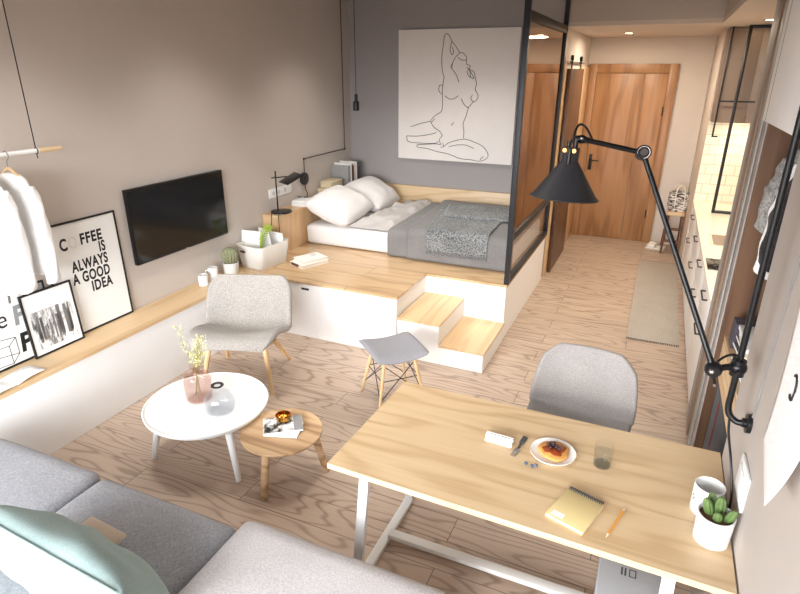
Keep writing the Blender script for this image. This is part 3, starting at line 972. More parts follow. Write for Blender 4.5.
# television
tv = thing('television', 'black flat television mounted on the grey wall above the bench', 'television', (XL, 3.53, 1.185))
MB().box(0.012, 0.05, -0.525, 0.525, -0.29, 0.29, 0.004).build('housing', 'black_metal', tv)
MB().box(0.05, 0.0515, -0.517, 0.517, -0.275, 0.282).build('screen', 'screen', tv, smooth=False)
MB().box(0.050, 0.0525, -0.018, 0.018, -0.288, -0.281).build('badge', 'chrome', tv, smooth=False)
MB().box(0.001, 0.012, -0.12, 0.12, -0.1, 0.1).build('wall_bracket', 'black_metal', tv, smooth=False)


# leaning posters : local frame x along wall (+y world), z up, front faces +x world
def poster(name, label, y0, y1, h, xb, xt, thick=0.02, bw=0.012, mat='paper'):
    w = y1 - y0
    ang = math.asin(min(0.5, (xb - xt) / h))
    root = thing(name, label, 'picture', (xb, (y0 + y1) / 2, ZD + 0.0015))
    root.rotation_euler = (R(90) * 0 - 0, 0, R(90))
    # local: x = world y, y = -world x (depth), z up ; lean towards the wall = +y
    tilt = Matrix.Rotation(-ang, 4, 'X')
    fr_ = MB()
    for a in ((-w / 2, -w / 2 + bw, 0, h), (w / 2 - bw, w / 2, 0, h), (-w / 2 + bw, w / 2 - bw, 0, bw), (-w / 2 + bw, w / 2 - bw, h - bw, h)):
        fr_.box(a[0], a[1], 0, thick, a[2], a[3], 0.001)
    fr_.xf(tilt).build('frame', 'ink', root)
    MB().box(-w / 2 + bw, w / 2 - bw, 0.006, thick - 0.002, bw, h - bw).xf(tilt).build('sheet', mat, root, smooth=False)
    return root, tilt, w, h


def letter_mat(tilt, x, z, sx=1.0, y=0.0058):
    return tilt @ Matrix.Translation((x, y, z)) @ Matrix.Rotation(R(90), 4, 'X') @ Matrix.Diagonal((sx, 1, 1, 1))


r_, t_, w_, h_ = poster('framed_poster', 'large black framed poster with bold coffee lettering leaning on the wall', 2.32, 2.905, 0.80, -3.538, -3.552, 0.014)


def word(root, nm, mat, s_, size, m4, align='RIGHT', bold=0.0, shear=0.0):
    mbx = MB()
    text(mbx.bm, s_, size, m4, 0.0008, shear, align, bold)
    return mbx.build(nm, mat, root, smooth=False)


for s_, z_, sx_ in (('FFEE', 0.625, 0.80), ('IS', 0.540, 0.66), ('ALWAYS', 0.450, 0.655), ('A GOOD', 0.362, 0.66), ('IDEA', 0.276, 0.70)):
    word(r_, 'lettering', 'ink', s_, 0.104, letter_mat(t_, 0.165 - (0.01 if s_ == 'FFEE' else 0), z_, sx_), 'RIGHT', 0.0035, 0.03)
word(r_, 'lettering', 'ink', 'C', 0.112, letter_mat(t_, -0.148, 0.615, 0.72), 'CENTER', 0.0035)
ringp = [(-0.080 + 0.026 * math.cos(a), 0.0058, 0.655 + 0.034 * math.sin(a)) for a in [i * math.pi / 16 for i in range(32)]]
MB().tube(ringp, 0.004, 5, closed=True).xf(t_).build('stain_ring', 'faint_ink', r_)

r2, t2, w2, h2 = poster('framed_poster', 'wide poster of mixed letter P shapes leaning behind the city photograph', 1.20, 2.12, 0.95, -3.518, -3.540, 0.014)
for s_, x_, z_, sz, mt_, bo in (('P', 0.395, 0.07, 0.17, 'ink', 0.006), ('P', 0.395, 0.255, 0.17, 'grey_ink', 0.006), ('P', 0.385, 0.40, 0.17, 'soft_ink', 0.0), ('e', 0.285, 0.265, 0.16, 'ink', 0.0), ('P', -0.2, 0.35, 0.3, 'ink', 0.0), ('P', 0.0, 0.60, 0.25, 'grey_ink', 0.0)):
    word(r2, 'printed_letter', mt_, s_, sz, letter_mat(t2, x_, z_, 0.9), 'CENTER', bo, 0.1)
wc = MB()
Q = [(0.15, 0.03), (0.29, 0.02), (0.34, 0.07), (0.20, 0.09), (0.15, 0.15), (0.29, 0.14), (0.34, 0.18), (0.20, 0.20)]
for a, b in ((0, 1), (1, 2), (2, 3), (3, 0), (4, 5), (5, 6), (6, 7), (7, 4), (0, 4), (1, 5), (2, 6), (3, 7)):
    wc.tube([(Q[a][0], 0.0056, Q[a][1]), (Q[b][0], 0.0056, Q[b][1])], 0.0022, 5)
wc.xf(t2).build('cube_drawing', 'ink', r2)

r3, t3, w3, h3 = poster('framed_photograph', 'small black framed city skyline photograph leaning in front of larger posters', 2.065, 2.425, 0.43, -3.480, -3.505, 0.014)
MB().box(-w3 / 2 + 0.035, w3 / 2 - 0.035, 0.0045, 0.006, 0.045, h3 - 0.13).xf(t3).build('city_photograph', 'city_print', r3, smooth=False)
ct = MB()
random.seed(3)
for i in range(26):
    x = random.uniform(-w3 / 2 + 0.06, w3 / 2 - 0.06)
    bw = random.uniform(0.006, 0.02)
    zz = 0.07 + random.uniform(0.03, 0.14) + 0.09 * max(0, (x + .05) / .15) * random.random()
    ct.box(x - bw / 2, x + bw / 2, 0.0040, 0.0045, 0.07 + random.uniform(0, .05), zz + .05)
ct.xf(t3).build('towers', 'soft_ink', r3, smooth=False)
r4, t4, w4, h4 = poster('framed_picture', 'dark framed grey gradient picture standing half hidden behind the small city photograph', 1.96, 2.275, 0.47, -3.545, -3.556, 0.012)
MB().box(-w4 / 2 + 0.012, w4 / 2 - 0.012, 0.0045, 0.006, 0.012, h4 - 0.012).xf(t4).build('grey_print', 'grey_ink', r4, smooth=False)
mg = thing('magazine', 'open black and white magazine lying on the bench below the posters', 'magazine', (-3.345, 1.79, ZD + .001), 96)
for sgn in (-1, 1):
    MB().grid(lambda u, v: (sgn * u * 0.20, (v - .5) * 0.15, 0.004 + 0.016 * math.sin(u * 2.6) * (1 - .5 * u)), 10, 4).build('page', 'paper', mg, mods=[('SOLIDIFY', 0.003, 0)])
    MB().grid(lambda u, v: (sgn * (0.03 + u * 0.15), (v - .5) * 0.115, 0.0072 + 0.016 * math.sin((.15 + .75 * u) * 2.6) * (1 - .5 * (.15 + .75 * u))), 10, 4).build('printed_picture', 'sketch_print', mg, mods=[('SOLIDIFY', 0.001, 0)])

# ------------------------------------------------------------------ clothes rail
RX = -3.35
rl = thing('clothes_rail', 'white clothes rod with wooden tip hung from the ceiling on wires', 'clothes rail', (RX, 1.7, 1.853))
RB = (RX, 1.7, 1.853)
MB().cyl((RX, 0.6, 1.853), (RX, 2.30, 1.853), 0.0135, n=16).xf(wmb(RB)).build('rod', 'white_paint', rl)
MB().cyl((RX, 2.30, 1.853), (RX, 2.445, 1.853), 0.0137, 0.0125, n=16).xf(wmb(RB)).build('wooden_tip', 'oak_y', rl)
for y_ in (2.285, 0.75):
    MB().tube([(RX, y_, ZC - .004), (RX, y_, 1.868)], 0.0032, 8).tube([(RX + 0.0165 * math.cos(a), y_, 1.853 + 0.0165 * math.sin(a)) for a in [i * math.pi / 8 for i in range(16)]], 0.003, 6, closed=True)\
        .tube([(RX, y_, 1.837), (RX, y_, 1.81)], 0.003, 6).xf(wmb(RB)).build('wire', 'black_metal', rl)


def ell(cx, cy, z, rx, ry, n=20, ph=0.0, dz=0.0, fold=0.0, k=7):
    out = []
    for i in range(n):
        a = 2 * math.pi * i / n
        f_ = 1 + fold * math.sin(k * a + ph)
        out.append((cx + math.cos(a) * rx * f_, cy + math.sin(a) * ry * f_, z + dz * math.cos(a)))
    return out


def garment(name, label, cat, loc, rz, mat, half_w, length, sleeve, thick=0.045, seed=0, hook=0.0, sleeve_out=0.05):
    """hanging top: local x across the shoulders, z down from the rail"""
    g = thing(name, label, cat, loc, rz)
    rings = []
    for i, (t, w, d) in enumerate([(0.0, 0.28, 0.55), (0.02, 0.5, 0.8), (0.05, 0.80, 1.0), (0.10, 0.98, 1.05), (0.25, 0.92, 1.15), (0.45, 0.90, 1.2), (0.7, 0.94, 1.25), (0.9, 1.0, 1.35), (1.0, 1.02, 1.35)]):
        z = -0.10 - t * length
        rings.append(ell(0, 0, z, half_w * w, thick * d, 40, seed + i * 0.35, 0.0, 0.05 + 0.10 * t, 6))
    MB().loft(rings).build('body', mat, g, angle=80, mods=[('SUBSURF', 1)])
    for sgn in (-1, 1):
        p0 = Vector((sgn * half_w * 0.80, 0, -0.175))
        pts = [p0, p0 + Vector((sgn * sleeve_out * .5, 0.01, -0.10)), p0 + Vector((sgn * sleeve_out * .9, 0.015, -sleeve * .5)), p0 + Vector((sgn * sleeve_out, 0.01, -sleeve))]
        pts = smooth_path(pts, 5)
        rr = []
        for i, p in enumerate(pts):
            t = i / (len(pts) - 1)
            rad = 0.050 * (1 - 0.25 * t) + 0.008 * math.sin(i * 2.1 + seed)
            rr.append([(p.x + math.cos(a) * rad * (1 + .1 * math.sin(5 * a + i)), p.y + math.sin(a) * thick * 0.9 * (1 + .15 * math.sin(4 * a + i)), p.z + (0.02 * math.cos(a) * sgn)) for a in [2 * math.pi * q / 20 for q in range(20)]])
        MB().loft(rr).build('sleeve', mat, g, angle=80, mods=[('SUBSURF', 1)])
    return g


def hanger(label, loc, rz, half_w, mat='oak_y'):
    h = thing('coat_hanger', label, 'hanger', loc, rz)
    pts = smooth_path([(0, 0, -0.075), (0, 0, -0.045), (0.006, 0, -0.03), (0.022, 0, -0.018), (0.028, 0, 0.0), (0.016, 0, 0.0185), (-0.002, 0, 0.020), (-0.016, 0, 0.010)], 5)
    MB().tube(pts, 0.0028, 8).build('hook', 'steel', h)
    MB().tube(smooth_path([(-half_w, 0, -0.155), (-half_w * .5, 0, -0.105), (0, 0, -0.075), (half_w * .5, 0, -0.105), (half_w, 0, -0.155)], 5), 0.008, 10).tube([(-half_w, 0, -0.155), (half_w, 0, -0.155)], 0.004, 8).build('shoulder_bar', mat, h)
    return h


hanger('wooden coat hanger carrying the white shirt closest to the rod tip', (RX, 2.10, 1.852), -4, 0.125)
garment('white_shirt', 'white cotton shirt hanging closest to the wooden rod tip', 'shirt', (RX, 2.10, 1.852), -4, 'white_cotton', 0.160, 0.60, 0.57, 0.045, 1, sleeve_out=0.045)
hanger('coat hanger carrying the white blouse cut by the picture edge', (RX + 0.0, 1.93, 1.852), 6, 0.125, 'steel')
garment('white_blouse', 'white blouse hanging in front, cut by the picture edge', 'shirt', (RX + 0.0, 1.93, 1.852), 6, 'white_cotton', 0.155, 0.68, 0.58, 0.045, 4, sleeve_out=0.04)

# ------------------------------------------------------------------ sofa
sf = thing('sofa', 'grey fabric sofa with loose seat cushions and a chaise end coloured as if sunlit', 'sofa', (-2.0, 1.0, 0))
FB = (-2.0, 1.0, 0)
MB().box(-3.22, -0.47, 0.42, 1.47, 0.06, 0.26, 0.03, 3).xf(wmb(FB)).build('base', 'sofa_fabric', sf)
for x0, x1, y1, zt, m, sd_ in ((-3.10, -2.285, 1.53, 0.445, 'sofa_fabric', 1), (-2.275, -1.435, 1.525, 0.435, 'sofa_fabric', 2), (-1.40, -0.45, 1.535, 0.50, 'sofa_sunlit', 3)):
    MB().cushion(((x0 + x1) / 2, (0.50 + y1) / 2, zt - 0.09), (x1 - x0, y1 - 0.50, 0.175), 0.045, 0.014, 15, 0.006, sd_).xf(wmb(FB)).build('seat_cushion', m, sf, angle=70)
MB().cushion((-2.34, 0.36, 0.32), (1.8, 0.20, 0.50), 0.06, 0.0, 11).xf(wmb(FB)).build('backrest', 'sofa_fabric', sf, angle=70)
for x in (-3.1, -0.6):
    for y_ in (0.5, 1.38):
        MB().cyl((x, y_, 0.001), (x, y_, 0.065), 0.02).xf(wmb(FB)).build('leg', 'charcoal', sf)
tp = pillow_mb(0.90, 0.48, 0.25, seed=3, wr=0.03)
tpo = thing('throw_pillow', 'mint green throw pillow with piped seam leaning on the grey sofa', 'pillow', (-1.72, 0.965, 0.60))
tpo.rotation_euler = (R(118), R(2), R(-2))
tp.build('pillow_cover', 'mint_fabric', tpo, angle=80)
edge = []
for i in range(80):
    a = 2 * math.pi * i / 80
    u = max(-1, min(1, 1.35 * math.cos(a)))
    v = max(-1, min(1, 1.35 * math.sin(a)))
    px = u * .45 * (1 - 0.07 * v * v) * (1 - 0.05 * (1 - v * v))
    py = v * .24 * (1 - 0.07 * u * u) * (1 - 0.05 * (1 - u * u))
    edge.append((px, py, 0))
MB().tube(edge, 0.006, 7, closed=True).build('piping', 'mint_fabric', tpo)

bp = pillow_mb(0.25, 0.16, 0.05, seed=9, wr=0.008).build('throw_pillow', 'beige_fabric', angle=80)
bp.location = (-1.90, 1.17, 0.485)
bp.rotation_euler = (R(8), 0, R(-4))
tag(bp, 'small beige pillow squeezed under the mint pillow on the sofa', 'pillow')
# ------------------------------------------------------------------ coffee tables
CX, CYT, CZ = -2.335, 2.325, 0.37
ctb = thing('coffee_table', 'round white coffee table on splayed white legs', 'coffee table', (CX, CYT, 0))
MB().lathe([(0, CZ - 0.028), (0.355, CZ - 0.028), (0.372, CZ - 0.012), (0.376, CZ + 0.006), (0.370, CZ + 0.008), (0.362, CZ), (0, CZ)], n=72).build('tabletop', 'white_paint', ctb)
for a in (214, 334, 95):
    a = R(a)
    MB().cyl((math.cos(a) * .365, math.sin(a) * .365, 0.001), (math.cos(a) * .29, math.sin(a) * .29, CZ - 0.027), 0.0165, 0.024, n=18).build('leg', 'white_paint', ctb)
SX, SY, SZ = -1.775, 2.315, 0.33
stb = thing('side_table', 'small round oak side table tucked under the white coffee table', 'side table', (SX, SY, 0))
MB().lathe([(0, SZ - 0.02), (0.228, SZ - 0.02), (0.238, SZ - 0.008), (0.238, SZ + 0.001), (0.232, SZ + 0.001), (0.228, SZ - 0.001), (0, SZ - 0.001)], n=64).build('tabletop', 'side_oak', stb)
for fx, fy in ((-1.776, 2.10), (-1.575, 2.462), (-1.96, 2.44)):
    d = Vector((fx - SX, fy - SY, 0))
    MB().cyl((d.x, d.y, 0.001), (d.x * .72, d.y * .72, SZ - 0.019), 0.021, 0.024, n=18).build('leg', 'side_oak', stb)

vs = thing('glass_vase', 'pink tinted glass vase with yellow sprigs on the coffee table', 'vase', (-2.41, 2.345, CZ + .001))
vs.scale = (1.12, 1.12, 1.1)
MB().lathe([(0, 0.002), (0.066, 0.002), (0.072, 0.010), (0.075, 0.06), (0.076, 0.13), (0.068, 0.155), (0.030, 0.170), (0.022, 0.182), (0.024, 0.200), (0.034, 0.212), (0.031, 0.213), (0.020, 0.200), (0.018, 0.182), (0.026, 0.166),
            (0.064, 0.151), (0.072, 0.128), (0.071, 0.06), (0.066, 0.013), (0, 0.010)], n=40).build('vase_body', 'pink_glass', vs)
fl = thing('flower_sprigs', 'dry yellow flower sprigs standing in the pink glass vase', 'flowers', (-2.41, 2.345, CZ + 0.015))
stm, bud = MB(), MB()
random.seed(11)
for i in range(6):
    a = random.uniform(0, 6.28)
    r = random.uniform(0.05, 0.17)
    top = Vector((math.cos(a) * r - .03, math.sin(a) * r, random.uniform(0.30, 0.45)))
    base = Vector((math.cos(a + 2.5) * 0.03, math.sin(a + 2.5) * 0.03, 0.0))
    pth = smooth_path([base, Vector((math.cos(a) * 0.008, math.sin(a) * 0.008, 0.185)), (top * .6 + Vector((0, 0, .04))), top], 6)
    stm.tube(pth, 0.0016, 5)
    for k in range(10, len(pth)):
        for q in range(2):
            d = Vector((random.uniform(-1, 1), random.uniform(-1, 1), random.uniform(.1, 1))).normalized() * random.uniform(.02, .06)
            e = pth[k] + d
            stm.tube([pth[k], e], 0.0009, 4)
            for w in range(2):
                bud.sphere(e + Vector((random.uniform(-1, 1), random.uniform(-1, 1), random.uniform(-1, 1))) * .012, random.uniform(.0025, .0048), 1)
stm.build('stems', 'stem_green', fl)
bud.build('blossoms', 'bud', fl)
cf = thing('glass_carafe', 'clear round glass carafe with a dark lip on the coffee table', 'carafe', (-2.20, 2.29, CZ + .001))
cf.scale = (1.22, 1.22, 1.15)
MB().lathe([(0, 0.002), (0.062, 0.002), (0.072, 0.012), (0.077, 0.045), (0.072, 0.08), (0.050, 0.112), (0.026, 0.124), (0.019, 0.132), (0.019, 0.150), (0.016, 0.150), (0.016, 0.132), (0.024, 0.120), (0.048, 0.108), (0.069, 0.078), (0.0735, 0.045), (0.069, 0.014), (0, 0.008)], n=40).build('carafe_body', 'carafe_glass', cf)
MB().tube([(0.028 * math.cos(a), 0.028 * math.sin(a), 0.152) for a in [i * math.pi / 16 for i in range(32)]], 0.0032, 8, closed=True).lathe([(0.016, 0.15), (0.0275, 0.1515), (0.016, 0.1525)], n=32).build('lip', 'charcoal', cf)
m1 = thing('magazine', 'plain white magazine under the patterned one on the oak side table', 'magazine', (-1.765, 2.325, SZ + .002), 18, 'magazines on the side table')
MB().box(-0.10, 0.10, -0.078, 0.078, 0, 0.010, 0.001).build('pages', 'paper', m1)
m2 = thing('magazine', 'magazine with a black and white photo cover beneath the brass bowl', 'magazine', (-1.785, 2.345, SZ + .0125), 36, 'magazines on the side table')
MB().box(-0.115, 0.115, -0.078, 0.078, 0, 0.010, 0.001).build('pages', 'paper', m2)
MB().box(-0.114, 0.06, -0.077, 0.077, 0.0101, 0.0112).build('cover_photo', 'cover_print', m2, smooth=False)
MB().box(0.062, 0.114, -0.077, 0.077, 0.0101, 0.0112).build('cover_band', 'grey_ink', m2, smooth=False)
gb = thing('brass_bowl', 'small shiny brass bowl on the magazines', 'bowl', (-1.80, 2.375, SZ + .0245))
MB().lathe([(0, 0.001), (0.028, 0.001), (0.032, 0.006), (0.044, 0.018), (0.046, 0.042), (0.043, 0.042), (0.041, 0.02), (0.028, 0.010), (0, 0.009)], n=36).build('bowl_body', 'brass', gb)


# ------------------------------------------------------------------ upholstered chairs
def shell(prof, widths, curves, nu=28):
    """prof: (y, z) from seat front to back top; local x across"""
    P = smooth_path([(0, a, b) for a, b in prof], 5)
    n = len(P) - 1
    mb = MB()

    def lerp(tab, t):
        f_ = t * (len(tab) - 1)
        i = min(int(f_), len(tab) - 2)
        return tab[i] + (tab[i + 1] - tab[i]) * (f_ - i)

    def f(u, v):
        p = P[min(n, int(round(v * n)))]
        d = P[min(n, int(round(v * n)) + 1)] - P[max(0, int(round(v * n)) - 1)]
        d.normalize()
        nrm = Vector((0, -d.z, d.y))
        a = u * 2 - 1
        w = lerp(widths, v)
        c = lerp(curves, v)
        q = p + nrm * (c * abs(a) ** 2.2)
        return (a * w, q.y, q.z)
    mb.grid(f, nu, n)
    return mb


ac = thing('lounge_chair', 'pale grey upholstered lounge chair on oak legs by the platform', 'armchair', (-2.745, 3.20, 0), 21)
MB_ = shell([(-0.31, 0.405), (-0.29, 0.435), (-0.20, 0.435), (-0.05, 0.38), (0.10, 0.315), (0.19, 0.325), (0.24, 0.40), (0.285, 0.52), (0.33, 0.65), (0.365, 0.75)],
            [0.24, 0.30, 0.335, 0.345, 0.35, 0.355, 0.36, 0.36, 0.355, 0.345, 0.27], [0.0, 0.01, 0.03, 0.05, 0.06, 0.075, 0.08, 0.08, 0.07, 0.05, 0.03])
MB_.build('seat_shell', 'arm_fabric', ac, mods=[('SOLIDIFY', 0.045, -1), ('SUBSURF', 1)], angle=80)
for sx in (-1, 1):
    MB().cyl((sx * 0.27, -0.25, 0.001), (sx * 0.21, -0.16, 0.375), 0.013, 0.021, n=16).build('leg', 'leg_oak', ac)
    MB().cyl((sx * 0.27, 0.33, 0.001), (sx * 0.20, 0.14, 0.275), 0.013, 0.021, n=16).build('leg', 'leg_oak', ac)
MB().box(-0.21, 0.21, -0.18, -0.13, 0.33, 0.355, 0.004).box(-0.20, 0.20, 0.10, 0.15, 0.245, 0.27, 0.004).build('cross_bar', 'leg_oak', ac)

dc = thing('desk_chair', 'grey upholstered shell chair with rounded back behind the desk', 'chair', (-0.19, 2.83, 0), -4)
shell([(-0.24, 0.445), (-0.20, 0.465), (-0.08, 0.46), (0.06, 0.445), (0.15, 0.455), (0.20, 0.51), (0.235, 0.61), (0.265, 0.73), (0.29, 0.845)],
      [0.20, 0.245, 0.27, 0.28, 0.285, 0.29, 0.295, 0.295, 0.285, 0.265, 0.17], [0.0, 0.005, 0.015, 0.03, 0.06, 0.085, 0.10, 0.095, 0.08, 0.065, 0.04]) \
    .build('seat_shell', 'chair_fabric', dc, mods=[('SOLIDIFY', 0.028, -1), ('SUBSURF', 1)], angle=80)
for sx in (-1, 1):
    for sy in (-1, 1):
        MB().cyl((sx * 0.23, sy * 0.21, 0.001), (sx * 0.14, sy * 0.12, 0.425), 0.011, 0.017, n=14).build('leg', 'leg_oak', dc)
MB().box(-0.15, 0.15, -0.13, 0.13, 0.405, 0.425, 0.004).build('seat_frame', 'black_metal', dc)

so = thing('stool', 'grey padded stool with dowel legs and black wire bracing', 'stool', (-1.55, 3.40, 0), 47)
sm = MB()
for sgn in (1, -1):
    def fs(u, v):
        a, b = u * 2 - 1, v * 2 - 1
        e = (max(0, 1 - abs(a) ** 6) * max(0, 1 - abs(b) ** 6)) ** 0.5
        k = 0.90 + 0.10 * (abs(a * b))
        px, py = a * 0.205, b * 0.205
        r2_ = max(abs(a), abs(b))
        # round corners
        cc = 0.82
        if abs(a) > cc and abs(b) > cc:
            da, db = (abs(a) - cc), (abs(b) - cc)
            L = math.hypot(da, db)
            m_ = max(da, db) / L
            px = math.copysign((cc + da * m_) * 0.205, a)
            py = math.copysign((cc + db * m_) * 0.205, b)
        return (px, py, 0.415 + sgn * 0.026 * e + 0.03 * (a * a * .9 - .35 * b * b))
    sm.grid(fs, 24, 24)
bmesh.ops.remove_doubles(sm.bm, verts=sm.bm.verts, dist=0.0008)
sm.build('seat', 'stool_fabric', so, angle=70)
feet = [(-1, -1), (1, -1), (1, 1), (-1, 1)]
tops = []
for sx, sy in feet:
    MB().cyl((sx * 0.185, sy * 0.185, 0.001), (sx * 0.115, sy * 0.115, 0.385), 0.0095, 0.014, n=14).build('leg', 'leg_oak', so)
br_ = MB()


def onleg(sx, sy, t):
    return Vector((sx * (0.185 - 0.07 * t), sy * (0.185 - 0.07 * t), 0.385 * t))


for i in range(4):
    a, b = feet[i], feet[(i + 1) % 4]
    br_.tube([onleg(*a, 0.25), onleg(*b, 0.92)], 0.0032, 6).tube([onleg(*b, 0.25), onleg(*a, 0.92)], 0.0032, 6)
    br_.tube([onleg(*a, 0.62), onleg(*b, 0.62)], 0.0032, 6)
br_.build('wire_brace', 'black_metal', so)

# ------------------------------------------------------------------ desk
DZ = 0.73
dk = thing('desk', 'long oak topped desk on a white sled frame, end against the wall', 'desk', (-0.33, 2.09, 0))
DBq = (-0.33, 2.09, 0)
MB().prism([(-1.098, 1.725), (0.452, 1.690), (0.456, 2.50), (-1.070, 2.50)], DZ - 0.026, DZ).xf(wmb(DBq)).build('desktop', 'oak', dk, smooth=False)
for X in (-1.0, 0.28):
    lp = MB()
    path = smooth_path([(X, 2.30, DZ - 0.03), (X, 2.33, 0.5), (X, 2.41, 0.09), (X, 2.425, 0.035), (X, 2.39, 0.02), (X, 2.3, 0.018), (X, 2.1, 0.018), (X, 1.92, 0.018), (X, 1.82, 0.020), (X, 1.775, 0.035), (X, 1.79, 0.09), (X, 1.87, 0.5), (X, 1.905, DZ - 0.03)], 4)
    rings = []
    for i, p in enumerate(path):
        d = (path[min(i + 1, len(path) - 1)] - path[max(i - 1, 0)]).normalized()
        nrm = Vector((0, -d.z, d.y))
        hw, ht = 0.0225, 0.012
        rings.append([p + Vector((hw, 0, 0)) + nrm * ht, p + Vector((-hw, 0, 0)) + nrm * ht, p + Vector((-hw, 0, 0)) - nrm * ht, p + Vector((hw, 0, 0)) - nrm * ht])
    lp.loft(rings)
    lp.xf(wmb(DBq)).build('leg', 'white_metal', dk, angle=40)
MB().box(-0.985, 0.265, 2.09, 2.14, 0.028, 0.055, 0.003).xf(wmb(DBq)).build('stretcher', 'white_metal', dk)
MB().box(-1.0, 0.30, 1.88, 1.93, DZ - 0.048, DZ - 0.027, 0.003).box(-1.0, 0.30, 2.28, 2.33, DZ - 0.048, DZ - 0.027, 0.003).xf(wmb(DBq)).build('apron_bar', 'white_metal', dk)

D = DZ + 0.001
pc = thing('card', 'white folded name card standing on the desk left of the fork', 'card', (-0.462, 2.155, D), -3)
tag(pc, 'white folded card standing on the desk beside the fork', 'card')
MB().prism([(-0.062, 0), (0.062, 0), (0.062, 0.003), (-0.062, 0.003)], 0, 0.036).xf(Matrix.Rotation(R(-30), 4, 'X')).build('front_flap', 'paper', pc, smooth=False)
MB().prism([(-0.062, 0.048), (0.062, 0.048), (0.062, 0.051), (-0.062, 0.051)], 0, 0.035).xf(Matrix.Translation((0, 0, 0))).xf(Matrix.Translation((0, 0.05, 0)) @ Matrix.Rotation(R(30), 4, 'X') @ Matrix.Translation((0, -0.05, 0))).build('rear_flap', 'paper', pc, smooth=False)
wr_ = MB()
for i in range(5):
    x0 = -0.045 + i * 0.018
    wr_.tube([(x0 + 0.0035 * k, -0.0012, 0.016 + 0.003 * math.sin(k * 2.4 + i)) for k in range(5)], 0.0011, 4)
wr_.xf(Matrix.Rotation(R(-30), 4, 'X')).build('handwriting', 'soft_ink', pc)

fk = thing('fork', 'small steel fork lying on the desk beside the plate', 'fork', (-0.372, 2.150, D), -8)
MB().tube([(0, 0.005, 0.004), (0, 0.06, 0.006)], [0.0045, 0.0055], 8).cushion((0, 0.076, 0.006), (0.022, 0.056, 0.009), 0.0035, 0, 5, 0).build('handle', 'slate_book', fk)
tn = MB().box(-0.012, 0.012, -0.028, 0.006, 0.003, 0.0055, 0.001)
for i in range(4):
    tn.cyl((-0.010 + i * 0.0067, -0.026, 0.0043), (-0.010 + i * 0.0067, -0.058, 0.0043), 0.0016, n=8)
tn.build('tines', 'steel', fk)
pl = thing('plate', 'round white plate holding a pancake on the desk', 'plate', (-0.222, 2.183, D))
MB().lathe([(0, 0), (0.065, 0), (0.075, 0.003), (0.098, 0.014), (0.098, 0.017), (0.074, 0.007), (0.06, 0.005), (0, 0.005)], n=48).build('plate_body', 'ceramic', pl)
pk = thing('pancake', 'golden pancake with dark syrup on the white plate', 'pancake', (-0.218, 2.186, D + 0.006), 20)
MB().lathe([(0, 0), (0.058, 0), (0.066, 0.006), (0.066, 0.016), (0.058, 0.021), (0, 0.022)], n=40, wob=lambda a, k: 1 + 0.06 * math.sin(3 * a) + 0.03 * math.sin(7 * a)).build('pancake_body', 'pancake', pk)
MB().lathe([(0, 0.0215), (0.045, 0.0215), (0.047, 0.0225), (0.044, 0.0245), (0, 0.0255)], n=40, wob=lambda a, k: 1 + 0.16 * math.sin(4 * a + 1) + 0.08 * math.sin(9 * a)).build('syrup', 'jam', pk)
words = ['at the centre of the pancake', 'on the pancake nearest the fork', 'on the pancake nearest the notebook', 'on the pancake nearest the water glass', 'on the pancake nearest the desk chair', 'at the outer end of the berry heap', 'on top of the berry heap']
for k, (x, y_, z) in enumerate([(0, 0, 0), (-0.017, 0.004, 0), (-0.004, -0.017, 0), (0.018, -0.004, 0), (0.002, 0.018, 0), (0.03, -0.012, 0), (0.004, 0.002, 0.011)]):
    tag(place(MB().sphere((0, 0, 0), 0.0085, 2, (1, 1, 0.9)).build('berry', 'berry_dark'), (-0.228 + x, 2.193 + y_, D + 0.039 + z)), 'dark purple berry ' + words[k], 'berry', 'berries on the pancake')
for k, (x, y_, lab) in enumerate([(-0.315, 2.062, 'blueberry on the desktop lying apart, nearest the fork'), (-0.288, 2.055, 'blueberry on the desktop, nearest the notebook'), (-0.273, 2.066, 'blueberry on the desktop touching distance from the plate rim')]):
    tag(place(MB().lathe([(0, -0.0075), (0.005, -0.0058), (0.008, 0), (0.0055, 0.0052), (0.003, 0.0066), (0, 0.005)], n=16).build('blueberry', 'berry_blue'), (x, y_, D + 0.0078)), lab, 'blueberry', 'blueberries on the desk')
wg = thing('water_glass', 'clear glass of water on the desk near the plate', 'glass', (-0.017, 2.195, D))
MB().lathe([(0, 0.001), (0.036, 0.001), (0.038, 0.006), (0.039, 0.105), (0.0365, 0.105), (0.0355, 0.012), (0, 0.010)], n=36).build('tumbler', 'clear_glass', wg)
MB().lathe([(0, 0.0105), (0.035, 0.0125), (0.0358, 0.070), (0, 0.070)], n=36).build('water', 'water', wg)
MB().lathe([(0, 0.0012), (0.0345, 0.0012), (0.0345, 0.010), (0, 0.0095)], n=36).build('thick_base', 'base_glass', wg)
nt = thing('notebook', 'kraft yellow spiral notebook lying on the desk', 'notebook', (-0.081, 1.862, D), -18)
MB().box(-0.072, 0.072, -0.096, 0.088, 0.002, 0.012).build('pages', 'paper', nt, smooth=False)
MB().box(-0.075, 0.075, -0.10, 0.092, 0.0122, 0.0142, 0.0006).box(-0.075, 0.075, -0.10, 0.092, 0, 0.0018, 0.0006).build('cover', 'kraft', nt)
MB().box(-0.058, -0.012, -0.088, -0.060, 0.0143, 0.0148).build('label_patch', 'paper', nt, smooth=False)
sp = MB()
for i in range(16):
    x = -0.066 + 0.132 * i / 15
    sp.tube([(x, 0.093 + 0.011 * math.cos(a), 0.0085 + 0.0125 * math.sin(a)) for a in [k * math.pi / 6 for k in range(12)]], 0.0019, 5, closed=True)
sp.build('spiral_binding', 'slate_book', nt)
pn = thing('pencil', 'yellow pencil lying on the desk beside the notebook', 'pencil', (0.066, 1.858, D + 0.0042), -16)
pdir = Vector((0, 1, 0))
MB().cyl((0, -0.075, 0), (0, 0.078, 0), 0.004, n=6).build('shaft', 'pencil_yellow', pn, angle=20)
